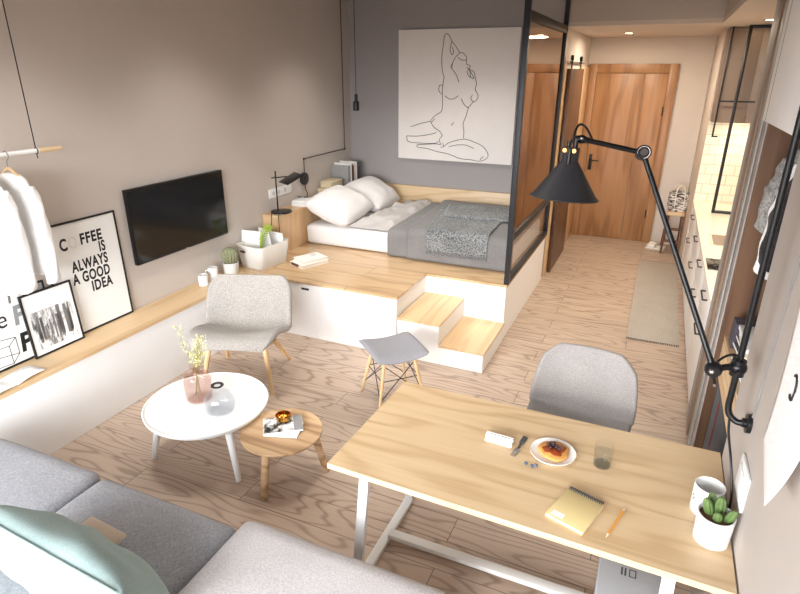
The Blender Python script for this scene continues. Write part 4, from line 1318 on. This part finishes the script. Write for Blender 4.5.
MB().cyl((0, -0.094, 0), (0, -0.0752, 0), 0.0008, 0.0039, n=12).build('tip', 'off_paper', pn)
MB().cyl((0, 0.0782, 0), (0, 0.094, 0), 0.0041, n=12).build('eraser', 'eraser', pn)
cc = thing('cactus_pot', 'white pot with green cactus shoots at the desk corner', 'potted plant', (0.385, 1.915, D))
MB().lathe([(0, 0), (0.054, 0), (0.058, 0.004), (0.062, 0.118), (0.057, 0.118), (0.055, 0.10), (0, 0.10)], n=40).build('pot', 'ceramic', cc)
MB().lathe([(0, 0.1012), (0.0545, 0.1012), (0.03, 0.107), (0, 0.108)], n=24, wob=lambda a, k: 1 + .01 * math.sin(7 * a)).build('soil', 'soil', cc)
for x, y_, h, r, lean in ((-0.022, 0.008, 0.062, 0.016, (-0.25, 0)), (0.008, 0.014, 0.075, 0.017, (0, 0.05)), (0.03, -0.012, 0.058, 0.014, (0.35, -0.1)), (0.0, -0.022, 0.040, 0.014, (0, -0.15)), (-0.012, 0.034, 0.06, 0.014, (-0.1, 0.3))):
    q = MB().lathe([(r * .7, 0), (r, h * .25), (r * 1.05, h * .55), (r * .8, h * .85), (r * .35, h), (0, h * 1.01)], n=48, wob=lambda a, k: 1 + 0.10 * math.cos(9 * a))
    for v in q.bm.verts:
        v.co.x += lean[0] * v.co.z
        v.co.y += lean[1] * v.co.z
    q.xf(Matrix.Translation((x, y_, 0.103))).build('cactus', 'cactus_green', cc)
mk = MB()
for i in range(5):
    a = R(196 + i * 4)
    for k in range(3):
        p = Vector((math.cos(a) * 0.0612, math.sin(a) * 0.0612, 0.050 + k * 0.014 + .004 * (i % 2)))
        mk.sphere(p, 0.0022, 1)
mk.build('printed_marks', 'grey_ink', cc)
cu = thing('white_cup', 'tall white cup with a black motif behind the cactus pot', 'cup', (0.373, 2.07, D))
MB().lathe([(0, 0), (0.05, 0), (0.053, 0.004), (0.054, 0.118), (0.051, 0.120), (0.049, 0.112), (0.048, 0.01), (0, 0.008)], n=40).build('cup_body', 'ceramic', cu)
mk = MB()
for a_, z_, r in ((200, 0.075, .006), (207, 0.066, .007), (203, 0.055, .005), (212, 0.05, .004)):
    a = R(a_)
    mk.sphere((math.cos(a) * 0.0535, math.sin(a) * 0.0535, z_), r, 1, (0.35, 0.6, 1))
mk.build('motif', 'ink', cu)
bx = thing('storage_bin', 'pale grey lidded bin standing under the desk', 'bin', (0.165, 1.86, 0.0))
MB().box(-0.125, 0.125, -0.17, 0.17, 0.001, 0.40, 0.012, 3).build('bin_body', 'panel_pale', bx)
MB().box(-0.13, 0.13, -0.175, 0.175, 0.401, 0.44, 0.010, 3).build('lid', 'bin_grey', bx)
MB().box(-0.045, -0.038, 0.06, 0.10, 0.4402, 0.4412).box(-0.032, -0.025, 0.06, 0.10, 0.4402, 0.4412).box(-0.015, -0.011, 0.06, 0.10, 0.4402, 0.4412).box(0.008, 0.012, 0.06, 0.10, 0.4402, 0.4412)\
    .box(-0.011, 0.008, 0.06, 0.064, 0.4402, 0.4412).box(-0.011, 0.008, 0.096, 0.10, 0.4402, 0.4412).build('printed_symbol', 'slate_book', bx, smooth=False)

# ------------------------------------------------------------------ wall mounted arm lamp
al = thing('arm_lamp', 'black jointed wall lamp with conical shade reaching over the desk', 'lamp', (XR, 2.13, 1.11))
AB = (XR, 2.13, 1.11)
A = lambda mb, nm, m, **k: mb.xf(wmb(AB)).build(nm, m, al, **k)
A(MB().cyl((XR - 0.001, 2.13, 1.11), (XR - 0.016, 2.13, 1.11), 0.036, n=32).cyl((XR - 0.016, 2.13, 1.11), (XR - 0.03, 2.13, 1.11), 0.017, n=24), 'wall_mount', 'black_metal')
A(MB().tube(smooth_path([(XR - 0.02, 2.13, 1.11), (XR - 0.045, 2.135, 1.105), (0.388, 2.145, 1.125), (0.380, 2.15, 1.16), (0.380, 2.15, 1.22), (0.380, 2.148, 1.6), (0.380, 2.146, 2.0), (0.380, 2.145, 2.42)], 6), 0.0115, 14), 'post', 'black_metal')
A(MB().tube([(0.38, 2.145, 2.42), (0.40, 2.14, 2.44), (XR - 0.002, 2.13, 2.44)], 0.0115, 12).cyl((XR - 0.001, 2.13, 2.44), (XR - 0.014, 2.13, 2.44), 0.036, n=32), 'upper_mount', 'black_metal')
J1 = Vector((0.300, 2.110, 1.310))
EL = Vector((-0.05, 2.326, 2.023))
HD = Vector((-0.262, 2.249, 2.069))
A(MB().cyl((0.38, 2.15, 1.285), (0.38, 2.15, 1.345), 0.024, n=20).sphere((0.38, 2.15, 1.315), 0.030, 3).tube([(0.375, 2.15, 1.315), (0.34, 2.13, 1.318), tuple(J1)], [0.016, 0.012, 0.014], 12).tube([(0.378, 2.135, 1.315), (0.376, 2.10, 1.315)], 0.006, 8), 'clamp', 'black_metal')
A(MB().sphere(J1, 0.030, 3, (1, 1, 1)).cyl(J1 + Vector((0.0, -0.028, 0)), J1 + Vector((0, 0.028, 0)), 0.020, n=20).tube([J1 + Vector((0.005, -.01, -0.025)), J1 + Vector((0.012, -.01, -0.05))], 0.006, 8), 'lower_joint', 'black_metal')
A(MB().sphere(J1 + Vector((-0.008, -0.03, 0.004)), 0.010, 2).tube([J1 + Vector((0.012, -0.01, -0.05)), J1 + Vector((0.014, -0.01, -0.062))], 0.005, 8), 'joint_screw', 'chrome')
A(MB().tube([J1, J1.lerp(EL, 0.06), J1.lerp(EL, 0.95), EL], [0.014, 0.0105, 0.0095, 0.012], 14), 'long_arm', 'black_metal')
A(MB().sphere(EL, 0.028, 3).cyl(EL + Vector((0.004, -0.03, 0.006)), EL - Vector((0.004, -0.03, 0.006)), 0.026, n=24), 'elbow_joint', 'black_metal')
A(MB().cyl(EL + Vector((0.004, -0.031, 0.006)), EL + Vector((0.004, -0.034, 0.007)), 0.013, n=20).tube([EL + Vector((0.003, -0.0325, 0.006)) + Vector((0.021 * math.cos(a), 0, 0.021 * math.sin(a))) for a in [i * math.pi / 14 for i in range(28)]], 0.0016, 6, closed=True), 'joint_screw', 'chrome')
A(MB().tube([EL, EL.lerp(HD, 0.1), EL.lerp(HD, 0.85), HD], [0.014, 0.0095, 0.0095, 0.013], 14), 'short_arm', 'black_metal')
A(MB().tube([HD + Vector((0.014, 0, -0.002)), HD, HD + Vector((-0.022, -0.002, -0.001)), HD + Vector((-0.034, -0.002, -0.012))], [0.012, 0.0165, 0.0135, 0.009], 14), 'head_joint', 'black_metal')
A(MB().sphere(HD + Vector((0.0, -0.013, 0.004)), 0.0065, 2), 'joint_screw', 'chrome')
SHC = Vector((-0.292, 2.165, 1.878))
tiltm = Matrix.Translation(SHC) @ Matrix.Rotation(R(-5), 4, 'X') @ Matrix.Rotation(R(2), 4, 'Y')
A(MB().lathe([(0.121, -0.014), (0.124, -0.010), (0.121, -0.007), (0.112, 0.0), (0.032, 0.118), (0.0295, 0.122), (0.0295, 0.166), (0.027, 0.170), (0.0, 0.170)], n=56).lathe([(0.026, 0.116), (0.109, -0.001), (0.119, -0.010), (0.121, -0.014)], n=56).xf(tiltm), 'lamp_shade', 'shade_metal')
A(MB().cyl((0, -0.030, 0.112), (0, -0.030, 0.160), 0.0085, n=14).cyl((0.012, 0, 0.165), (0.012, 0, 0.196), 0.009, n=14).cyl((-0.012, 0, 0.168), (-0.012, 0, 0.19), 0.007, n=14).xf(tiltm), 'socket', 'black_metal')
A(MB().sphere((-0.020, -0.026, 0.158), 0.0075, 2).sphere((0.013, -0.0275, 0.158), 0.0075, 2).xf(tiltm), 'glowing_screw', 'screw_glow')  # screws that glow by themselves, no lamp inside
A(MB().sphere((0, 0, 0.05), 0.03, 3).cyl((0, 0, 0.07), (0, 0, 0.12), 0.018).xf(tiltm), 'bulb', 'white_paint')
c0 = tiltm @ Vector((0.002, 0, 0.19))
A(MB().tube(bez(c0, c0 + Vector((0.0, 0, 0.075)), HD + Vector((0.0, -0.01, 0.075)), HD + Vector((0.035, 0.012, -0.002)), 16), 0.0042, 8), 'cord', 'black_metal')
A(MB().tube(bez(J1 + Vector((0.006, -.01, 0.035)), J1 + Vector((0.02, 0, 0.06)), (0.372, 2.14, 1.39), (0.376, 2.14, 1.345), 14), 0.0042, 8), 'cord', 'black_metal')
A(MB().tube(smooth_path([(0.392, 2.15, 1.12), (0.40, 2.14, 1.05), (0.425, 2.12, 0.95), (0.445, 2.07, 0.84), (0.448, 2.05, 0.735)], 8), 0.0045, 8), 'cord', 'black_metal')
A(MB().tube(smooth_path([(XR - 0.003, 2.12, 1.14), (XR - 0.003, 2.10, 1.22), (XR - 0.003, 2.11, 1.30), (XR - 0.003, 2.08, 1.6), (XR - 0.003, 2.05, 2.0), (XR - 0.003, 2.03, 2.6)], 6), 0.0035, 6), 'wall_cord', 'panel_grey')

sw = thing('light_switch', 'white switch plate on the grey wall above the desk corner', 'switch', (XR, 2.0, 0.945))
MB().box(-0.012, -0.001, -0.085, 0.085, -0.07, 0.07, 0.003).build('plate', 'white_paint', sw)
MB().box(-0.0155, -0.0122, -0.06, 0.06, -0.045, 0.045, 0.0015).build('rocker', 'white_paint', sw)
cl = thing('wall_calendar', 'curling white printed sheet hung on the grey wall above the desk', 'calendar', (XR, 1.60, 1.5))


def cal(u, v, off=0.0):
    z_ = 1.95 - v * 0.71
    y_ = 1.44 + 0.385 * u + 0.19 * (z_ - 1.24)
    k = max(0, v - 0.6) / 0.4
    x = XR - 0.004 - 0.010 * v - 0.06 * k * k * (1 - 0.85 * u)
    return (x - XR - off, y_ - 1.60, z_ + 0.03 * k * k * (1 - u) - 1.5)


MB().grid(cal, 20, 24).build('sheet', 'paper', cl, mods=[('SOLIDIFY', 0.001, 0)])
pr = MB()
random.seed(5)
for i in range(5):
    for j in range(6):
        u0, v0 = 0.40 + 0.14 * i, 0.52 + 0.075 * j
        if u0 > .96:
            continue
        pr.tube([cal(u0 + 0.018 * math.cos(a), v0 + 0.02 * math.sin(a), 0.0015) for a in [k * .7 for k in range(6)]], 0.0012, 4)
pr.build('printed_marks', 'faint_ink', cl)
pr = MB()
pr.tube([cal(0.60 + 0.06 * math.cos(a), 0.66 + 0.05 * math.sin(a), 0.002) for a in [R(50 + k * 26) for k in range(11)]], 0.004, 6)
pr.build('printed_letter', 'ink', cl)

# ------------------------------------------------------------------ wardrobe niche
NY0, NY1, NXB = 2.47, 3.33, 1.06
wd = thing('wardrobe', 'open brown wardrobe niche beside the grey wall with white upper door', 'wardrobe', (0.76, 2.9, 0))
WDB = (0.76, 2.9, 0)
WA = lambda mb, nm, m, **k: mb.xf(wmb(WDB)).build(nm, m, wd, **k)
WA(MB().box(NXB, NXB + 0.02, NY0, NY1 + .02, 0.001, ZL - .005), 'back_panel', 'dark_wood', smooth=False)
WA(MB().box(XR + .005, NXB, NY1, NY1 + 0.02, 0.001, ZL - .005), 'side_panel', 'dark_wood', smooth=False)
WA(MB().box(XR + .082, NXB, NY0, NY0 + 0.02, 0.001, ZL - .005), 'side_panel', 'dark_wood', smooth=False)
WA(MB().box(XR + .005, XR + .079, NY0 + 0.001, NY0 + 0.012, 0.001, ZL - .4), 'edge_strip', 'oak_z', smooth=False)
WA(MB().box(XR + .02, NXB, NY0 + .02, NY1, 0.001, 0.06), 'plinth', 'dark_wood', smooth=False)
WA(MB().box(XR + .02, NXB, NY0 + .02, NY1, 2.25, 2.27), 'top_shelf', 'dark_wood', smooth=False)
WA(MB().box(XR - 0.022, XR, NY0 + 0.002, NY1 + 0.03, 2.085, ZL - .005, 0.003), 'upper_door', 'matte_white')
WA(MB().box(XR - 0.023, XR - 0.021, NY1 - 0.075, NY1 - 0.068, 2.09, ZL - .01), 'door_seam', 'panel_grey', smooth=False)
WA(MB().cyl((0.74, NY0 + .02, 2.105), (0.74, NY1, 2.105), 0.014, n=14), 'hanging_rod', 'chrome')
WA(MB().box(XR + .03, NXB, NY0 + .02, NY1, 0.93, 0.955), 'shelf', 'oak_y', smooth=False)
for k in range(3):
    z0 = 0.74 + 0.062 * k
    dw = MB().box(XR + .03 + 0.0 * k, XR + .05, NY0 + .022, NY1 - .002, z0, z0 + 0.056, 0.002).box(XR + .05, NXB - .02, NY0 + .03, NY1 - .01, z0, z0 + 0.04)
    WA(dw, 'drawer', 'oak_y', smooth=False)
sc_ = thing('suitcase', 'black suitcase standing at the bottom of the wardrobe', 'suitcase', (0.715, 2.905, 0.061))
MB().box(-0.21, 0.21, -0.40, 0.40, 0.02, 0.64, 0.03, 4).build('case', 'suitcase_cloth', sc_)
MB().tube([(-0.212, -0.30, 0.04), (-0.213, -0.30, 0.60)], 0.004, 6).tube([(-0.212, 0.18, 0.04), (-0.213, 0.18, 0.60)], 0.004, 6).build('zip', 'red_zip', sc_)
for y_ in (-0.28, 0.28):
    MB().cyl((-0.15, y_, 0.0215), (-0.11, y_, 0.0215), 0.021).build('wheel', 'black_metal', sc_)
MB().tube([(-0.05, -0.1, 0.62), (-0.05, -0.08, 0.65), (-0.05, 0.08, 0.65), (-0.05, 0.1, 0.62)], 0.008, 8).build('handle', 'black_metal', sc_)
hanger('wooden hanger carrying the grey knitted sweater in the wardrobe', (0.74, 3.10, 2.104), 176, 0.17, 'oak_y')
garment('knit_sweater', 'grey speckled knitted sweater hanging in the wardrobe niche', 'sweater', (0.74, 3.10, 2.104), 176, 'sweater', 0.21, 0.42, 0.34, 0.055, 2, sleeve_out=0.06)
hanger('wooden hanger carrying the dark coat in the wardrobe', (0.74, 2.76, 2.104), 176, 0.17, 'oak_y')
garment('dark_coat', 'black speckled coat hanging beside the grey sweater', 'coat', (0.74, 2.76, 2.104), 176, 'coat', 0.20, 0.50, 0.42, 0.06, 6, sleeve_out=0.08)
hanger('wooden hanger carrying the white shirt inside the wardrobe', (0.74, 2.90, 2.104), 174, 0.17, 'oak_y')
garment('white_shirt', 'white shirt hanging between the sweater and dark coat', 'shirt', (0.74, 2.90, 2.104), 174, 'white_cotton', 0.19, 0.72, 0.5, 0.035, 8, sleeve_out=0.07)
random.seed(9)
zz = 0.956
fm = ['plum', 'paper', 'ink', 'paper', 'slate_book', 'paper', 'ink', 'off_paper', 'plum', 'paper']
ordw = ['bottom', 'second', 'third', 'fourth', 'fifth', 'sixth', 'seventh', 'eighth', 'ninth', 'top']
cw = {'plum': 'plum', 'paper': 'white', 'ink': 'black', 'slate_book': 'slate grey', 'off_paper': 'cream'}
for k, m in enumerate(fm):
    h = random.uniform(0.014, 0.024)
    b = thing('magazine', '%s magazine in the wardrobe stack, %s from below' % (cw[m], ordw[k]) if k not in (0, 9) else '%s magazine at the %s of the wardrobe stack' % (cw[m], ordw[k]), 'magazine', (0.62 + random.uniform(-.01, .01), 2.90 + random.uniform(-.02, .02), zz), random.uniform(-5, 5), 'magazines on the wardrobe shelf')
    MB().box(-0.11, 0.11, -0.15, 0.15, 0, h - 0.001, 0.001).build('cover', m, b)
    MB().box(-0.112, 0.10, -0.148, 0.148, 0.003, h - 0.004).build('pages', 'paper', b, smooth=False)
    zz += h
for k, y_ in enumerate((3.13, 3.165, 3.20)):
    o = MB().box(-0.10, 0.10, -0.014, 0.014, 0, 0.15, 0.002).build('book', ['plum', 'slate_book', 'plum'][k])
    o.matrix_world = Matrix.Translation((0.60, y_ + 0.04, 0.956)) @ Matrix.Rotation(R(8), 4, 'X')
    tag(o, ['plum book leaning on the magazine stack in the wardrobe', 'slate grey book leaning between two plum books in the wardrobe', 'plum book leaning closest to the wardrobe side panel'][k], 'book', 'leaning books in the wardrobe')

# tall grey panels between wardrobe and kitchen
tu = thing('tall_cabinet', 'tall grey panelled cabinet between wardrobe and kitchen', 'cabinet', (0.76, 3.65, 0))
TB = (0.76, 3.65, 0)
TA = lambda mb, nm, m, **k: mb.xf(wmb(TB)).build(nm, m, tu, **k)
TA(MB().box(XR + .03, 1.06, 3.36, 3.97, 0.08, ZL - .005), 'carcass', 'panel_grey', smooth=False)
TA(MB().box(XR + .05, 1.05, 3.37, 3.96, 0.001, 0.08), 'plinth', 'oak_y', smooth=False)
for y0, y1, xo, m in ((3.355, 3.43, 0.0, 'panel_mid'), (3.437, 3.52, 0.006, 'panel_grey'), (3.527, 3.60, 0.0, 'panel_mid'), (3.606, 3.70, 0.008, 'panel_grey'), (3.705, 3.775, 0.0, 'brown_strip'), (3.78, 3.85, 0.002, 'panel_grey'), (3.855, 3.975, 0.004, 'panel_mid')):
    TA(MB().box(XR + xo, XR + .028, y0, y1, 0.05, ZL - .006, 0.002), 'front_strip', m)

# ------------------------------------------------------------------ kitchen
KX0, KX1 = 0.475, 1.075
for k, (y0, y1) in enumerate(((3.98, 4.78), (4.785, 5.58), (5.585, 6.44), (6.445, 7.49))):
    kc = thing('base_cabinet', 'white kitchen base cabinet with black handles, ' + ['next to the tall grey panels', 'below the dark hob', 'below the sink', 'against the tiled end wall'][k], 'cabinet', (0.78, (y0 + y1) / 2, 0), 0, 'kitchen base cabinets')
    h = (y1 - y0) / 2
    MB().box(KX0 - .78 + .02, KX1 - .78, -h, h, 0.08, 0.868).box(KX0 - .78 + .06, KX1 - .78, -h, h, 0.001, 0.08).build('carcass', 'white_lacquer', kc, smooth=False)
    for z0, z1 in ((0.085, 0.60), (0.604, 0.864)):
        nm = 'door' if z0 < .1 else 'drawer'
        f_ = MB().box(KX0 - .78, KX0 - .78 + .019, -h + .002, h - .002, z0, z1, 0.002).build(nm, 'white_lacquer', kc)
        zc = z1 - 0.055
        MB().tube([(KX0 - .78, -0.10, zc), (KX0 - .81, -0.10, zc), (KX0 - .81, 0.10, zc), (KX0 - .78, 0.10, zc)], 0.0065, 8).build('handle', 'black_metal', f_)
tag(MB().box(KX0 - 0.012, KX1, 3.98, 7.495, 0.872, 0.905, 0.003).build('worktop', 'stone_counter'), 'long pale stone worktop over the kitchen cabinets', 'worktop')
tag(MB().box(0.468, 1.078, 7.482, 7.497, 0.906, 1.80).build('backsplash', 'tile', smooth=False), 'cream brick tile backsplash on the kitchen end wall', 'backsplash')
tag(MB().box(1.066, 1.078, 3.98, 7.48, 0.906, 1.80).build('backsplash', 'stone_counter', smooth=False), 'pale splash panel along the long side of the worktop', 'backsplash')
uc = thing('wall_cabinet', 'taupe kitchen wall cabinet above the tiled splashback', 'cabinet', (0.78, 7.34, 1.8))
MB().box(-0.305, 0.295, -0.16, 0.155, 0.001, ZL - 1.806).build('carcass', 'taupe', uc, smooth=False)
for x0, x1 in ((-0.303, -0.004), (0.0, 0.293)):
    MB().box(x0, x1, -0.178, -0.161, 0.003, ZL - 1.81, 0.002).build('door', 'taupe', uc)
uc2 = thing('wall_cabinet', 'taupe wall cabinet running along the kitchen side wall', 'cabinet', (0.95, 5.2, 1.82))
MB().box(-0.10, 0.12, -1.2, 1.2, 0.001, ZL - 1.826).build('carcass', 'taupe', uc2, smooth=False)
snk = thing('sink', 'beige rectangular sink set on the pale worktop', 'sink', (0.66, 5.66, 0.906))
MB().loft([rrect(0.24, 0.42, 0.03, 0.0), rrect(0.24, 0.42, 0.03, 0.006), rrect(0.215, 0.395, 0.03, 0.006), rrect(0.20, 0.38, 0.03, 0.001)]).build('basin', 'off_paper', snk)
MB().box(-0.095, 0.095, -0.185, 0.185, 0.0012, 0.0022).build('basin_floor', 'taupe', snk, smooth=False)
MB().tube(smooth_path([(0.15, 0, 0.0), (0.15, 0, 0.22), (0.12, 0, 0.28), (0.05, 0, 0.28), (0.03, 0, 0.22)], 5), 0.011, 10).build('tap', 'chrome', snk)
hb = thing('hob', 'black glass hob on the pale worktop nearest the tall panels', 'hob', (0.61, 4.86, 0.906))
MB().box(-0.13, 0.20, -0.15, 0.15, 0, 0.006, 0.002).build('glass_top', 'screen', hb)
for x, y_ in ((-0.04, -0.07), (-0.04, 0.07), (0.10, 0.0)):
    MB().tube([(x + .045 * math.cos(a), y_ + .045 * math.sin(a), 0.0065) for a in [i * math.pi / 12 for i in range(24)]], 0.0012, 5, closed=True).build('cooking_ring', 'steel', hb)
kg = thing('glass_screen', 'black framed glass screen rising from the worktop to the ceiling', 'glass screen', (0.84, 6.83, 0.906))
GZ = ZL - .006 - 0.906
for x0, x1, z0, z1 in ((-0.225, -0.195, 0.001, GZ), (0.195, 0.225, 0.001, GZ), (-0.195, 0.195, 0.001, 0.03), (-0.195, 0.195, GZ - 0.03, GZ)):
    MB().box(x0, x1, -0.012, 0.012, z0, z1, 0.002).build('frame_bar', 'black_metal', kg)
MB().box(-0.195, 0.195, -0.002, 0.002, 0.03, GZ - 0.03).build('pane', 'clear_glass', kg, smooth=False)
hs = thing('hanging_shelf', 'thin black rod shelf hanging from the kitchen ceiling', 'shelf', (0.66, 7.06, 2.02))
for x in (-0.16, 0.18):
    MB().box(x - .008, x + .008, -0.008, 0.008, -0.345, ZL - 2.026, 0.001).box(x - .008, x + .05, -0.008, 0.008, -0.36, -0.345, 0.001).build('rod', 'black_metal', hs)
MB().box(-0.16, 0.18, -0.008, 0.008, -0.008, 0.008, 0.001).build('shelf_bar', 'black_metal', hs)
hd = thing('range_hood', 'small grey wedge shaped extractor hood at the kitchen side wall', 'hood', (0.93, 6.62, 1.28))
MB().prism([(-0.13, 0.20), (0.13, 0.20), (0.13, 0.0), (0.02, 0.0)], -0.12, 0.12).xf(Matrix.Rotation(R(90), 4, 'X')).build('hood_body', 'steel', hd, smooth=False)
MB().box(-0.10, 0.13, -0.10, 0.10, -0.06, -0.035, 0.002).build('shelf_board', 'taupe', hd)

# hall
rg = thing('runner_rug', 'beige woven runner rug with fringed ends on the hall floor', 'rug', (0.215, 6.53, 0.001))
MB().box(-0.225, 0.225, -1.28, 1.28, 0, 0.007, 0.002).build('weave', 'rug_weave', rg)
fr = MB()
for i in range(30):
    x = -0.22 + 0.44 * i / 29
    for s_ in (-1, 1):
        fr.tube([(x, s_ * 1.278, 0.004), (x + random.uniform(-.004, .004), s_ * 1.315, 0.0025)], 0.003, 5)
fr.build('fringe', 'slate_book', rg)
sk = thing('kitchen_stool', 'brown wooden stool with two steps in the hall corner', 'stool', (0.345, 8.45, 0))
MB().box(-0.105, 0.105, -0.15, 0.15, 0.52, 0.56, 0.004).build('seat', 'oak_y', sk)
for sx in (-1, 1):
    for sy in (-1, 1):
        MB().cyl((sx * 0.10 + (-0.01 if sx < 0 else 0), sy * 0.19, 0.001), (sx * 0.085, sy * 0.12, 0.52), 0.016, n=8).build('leg', 'stool_wood', sk)
for z in (0.16, 0.32):
    MB().box(-0.095, 0.095, -0.155 - (.32 - z) * .15, -0.115 - (.32 - z) * .15, z, z + 0.03, 0.003).build('step', 'stool_wood', sk)
    MB().box(-0.10, -0.075, -0.15, 0.15, z, z + 0.03, 0.003).build('rail', 'stool_wood', sk)
tt = thing('tote_bag', 'black and white striped tote bag with cream handles on the stool', 'bag', (0.345, 8.45, 0.561), 12)
MB().loft([rrect(0.18, 0.16, 0.04, 0.001), rrect(0.23, 0.19, 0.05, 0.06), rrect(0.24, 0.17, 0.05, 0.18), rrect(0.235, 0.11, 0.04, 0.26), rrect(0.22, 0.10, 0.04, 0.26), rrect(0.22, 0.15, 0.04, 0.18)]).build('bag_body', 'tote', tt)
for s_ in (-1, 1):
    MB().tube(smooth_path([(-0.055, s_ * 0.088, 0.05), (-0.055, s_ * 0.075, 0.24), (-0.03, s_ * 0.055, 0.33), (0.03, s_ * 0.055, 0.33), (0.055, s_ * 0.075, 0.24), (0.055, s_ * 0.088, 0.05)], 6), 0.009, 8).build('handle', 'off_paper', tt)
sl = thing('slippers', 'pair of white slippers on the floor beside the entrance door', 'slippers', (0.17, 8.50, 0.001), 80)
for s_ in (-1, 1):
    MB().cushion((s_ * 0.055, 0, 0.012), (0.085, 0.24, 0.022), 0.01, 0, 7, 0).cushion((s_ * 0.055, 0.05, 0.045), (0.085, 0.11, 0.05), 0.022, 0, 7, 0).build('slipper', 'felt_white', sl)
for _x, _y in DOWN:
    struct('trim_2', MB().lathe([(0.175, -0.004), (0.20, -0.004), (0.202, 0), (0.175, 0)], n=40).xf(Matrix.Translation((_x, _y, ZC - .0005))), 'white_metal')  # unseen rings made to go with the added fill lamps
for k, (x, y_, lab) in enumerate([(-0.528, 7.87, 'recessed round ceiling spotlight above the entrance door'), (0.72, 6.3, 'recessed ceiling spotlight above the worktop, nearer the wardrobe'), (0.74, 7.0, 'recessed ceiling spotlight beside the kitchen glass screen')]):
    s_ = thing('ceiling_spotlight', lab, 'spotlight', (x, y_, ZL), 0, 'recessed ceiling spotlights')
    MB().lathe([(0.045, -0.004), (0.06, -0.004), (0.062, -0.001), (0.045, -0.001)], n=32).build('trim_ring', 'chrome', s_)
    MB().lathe([(0, -0.003), (0.044, -0.003), (0.044, -0.001), (0, -0.001)], n=32).build('lens', 'led_glow', s_)
bpy.context.view_layer.update()
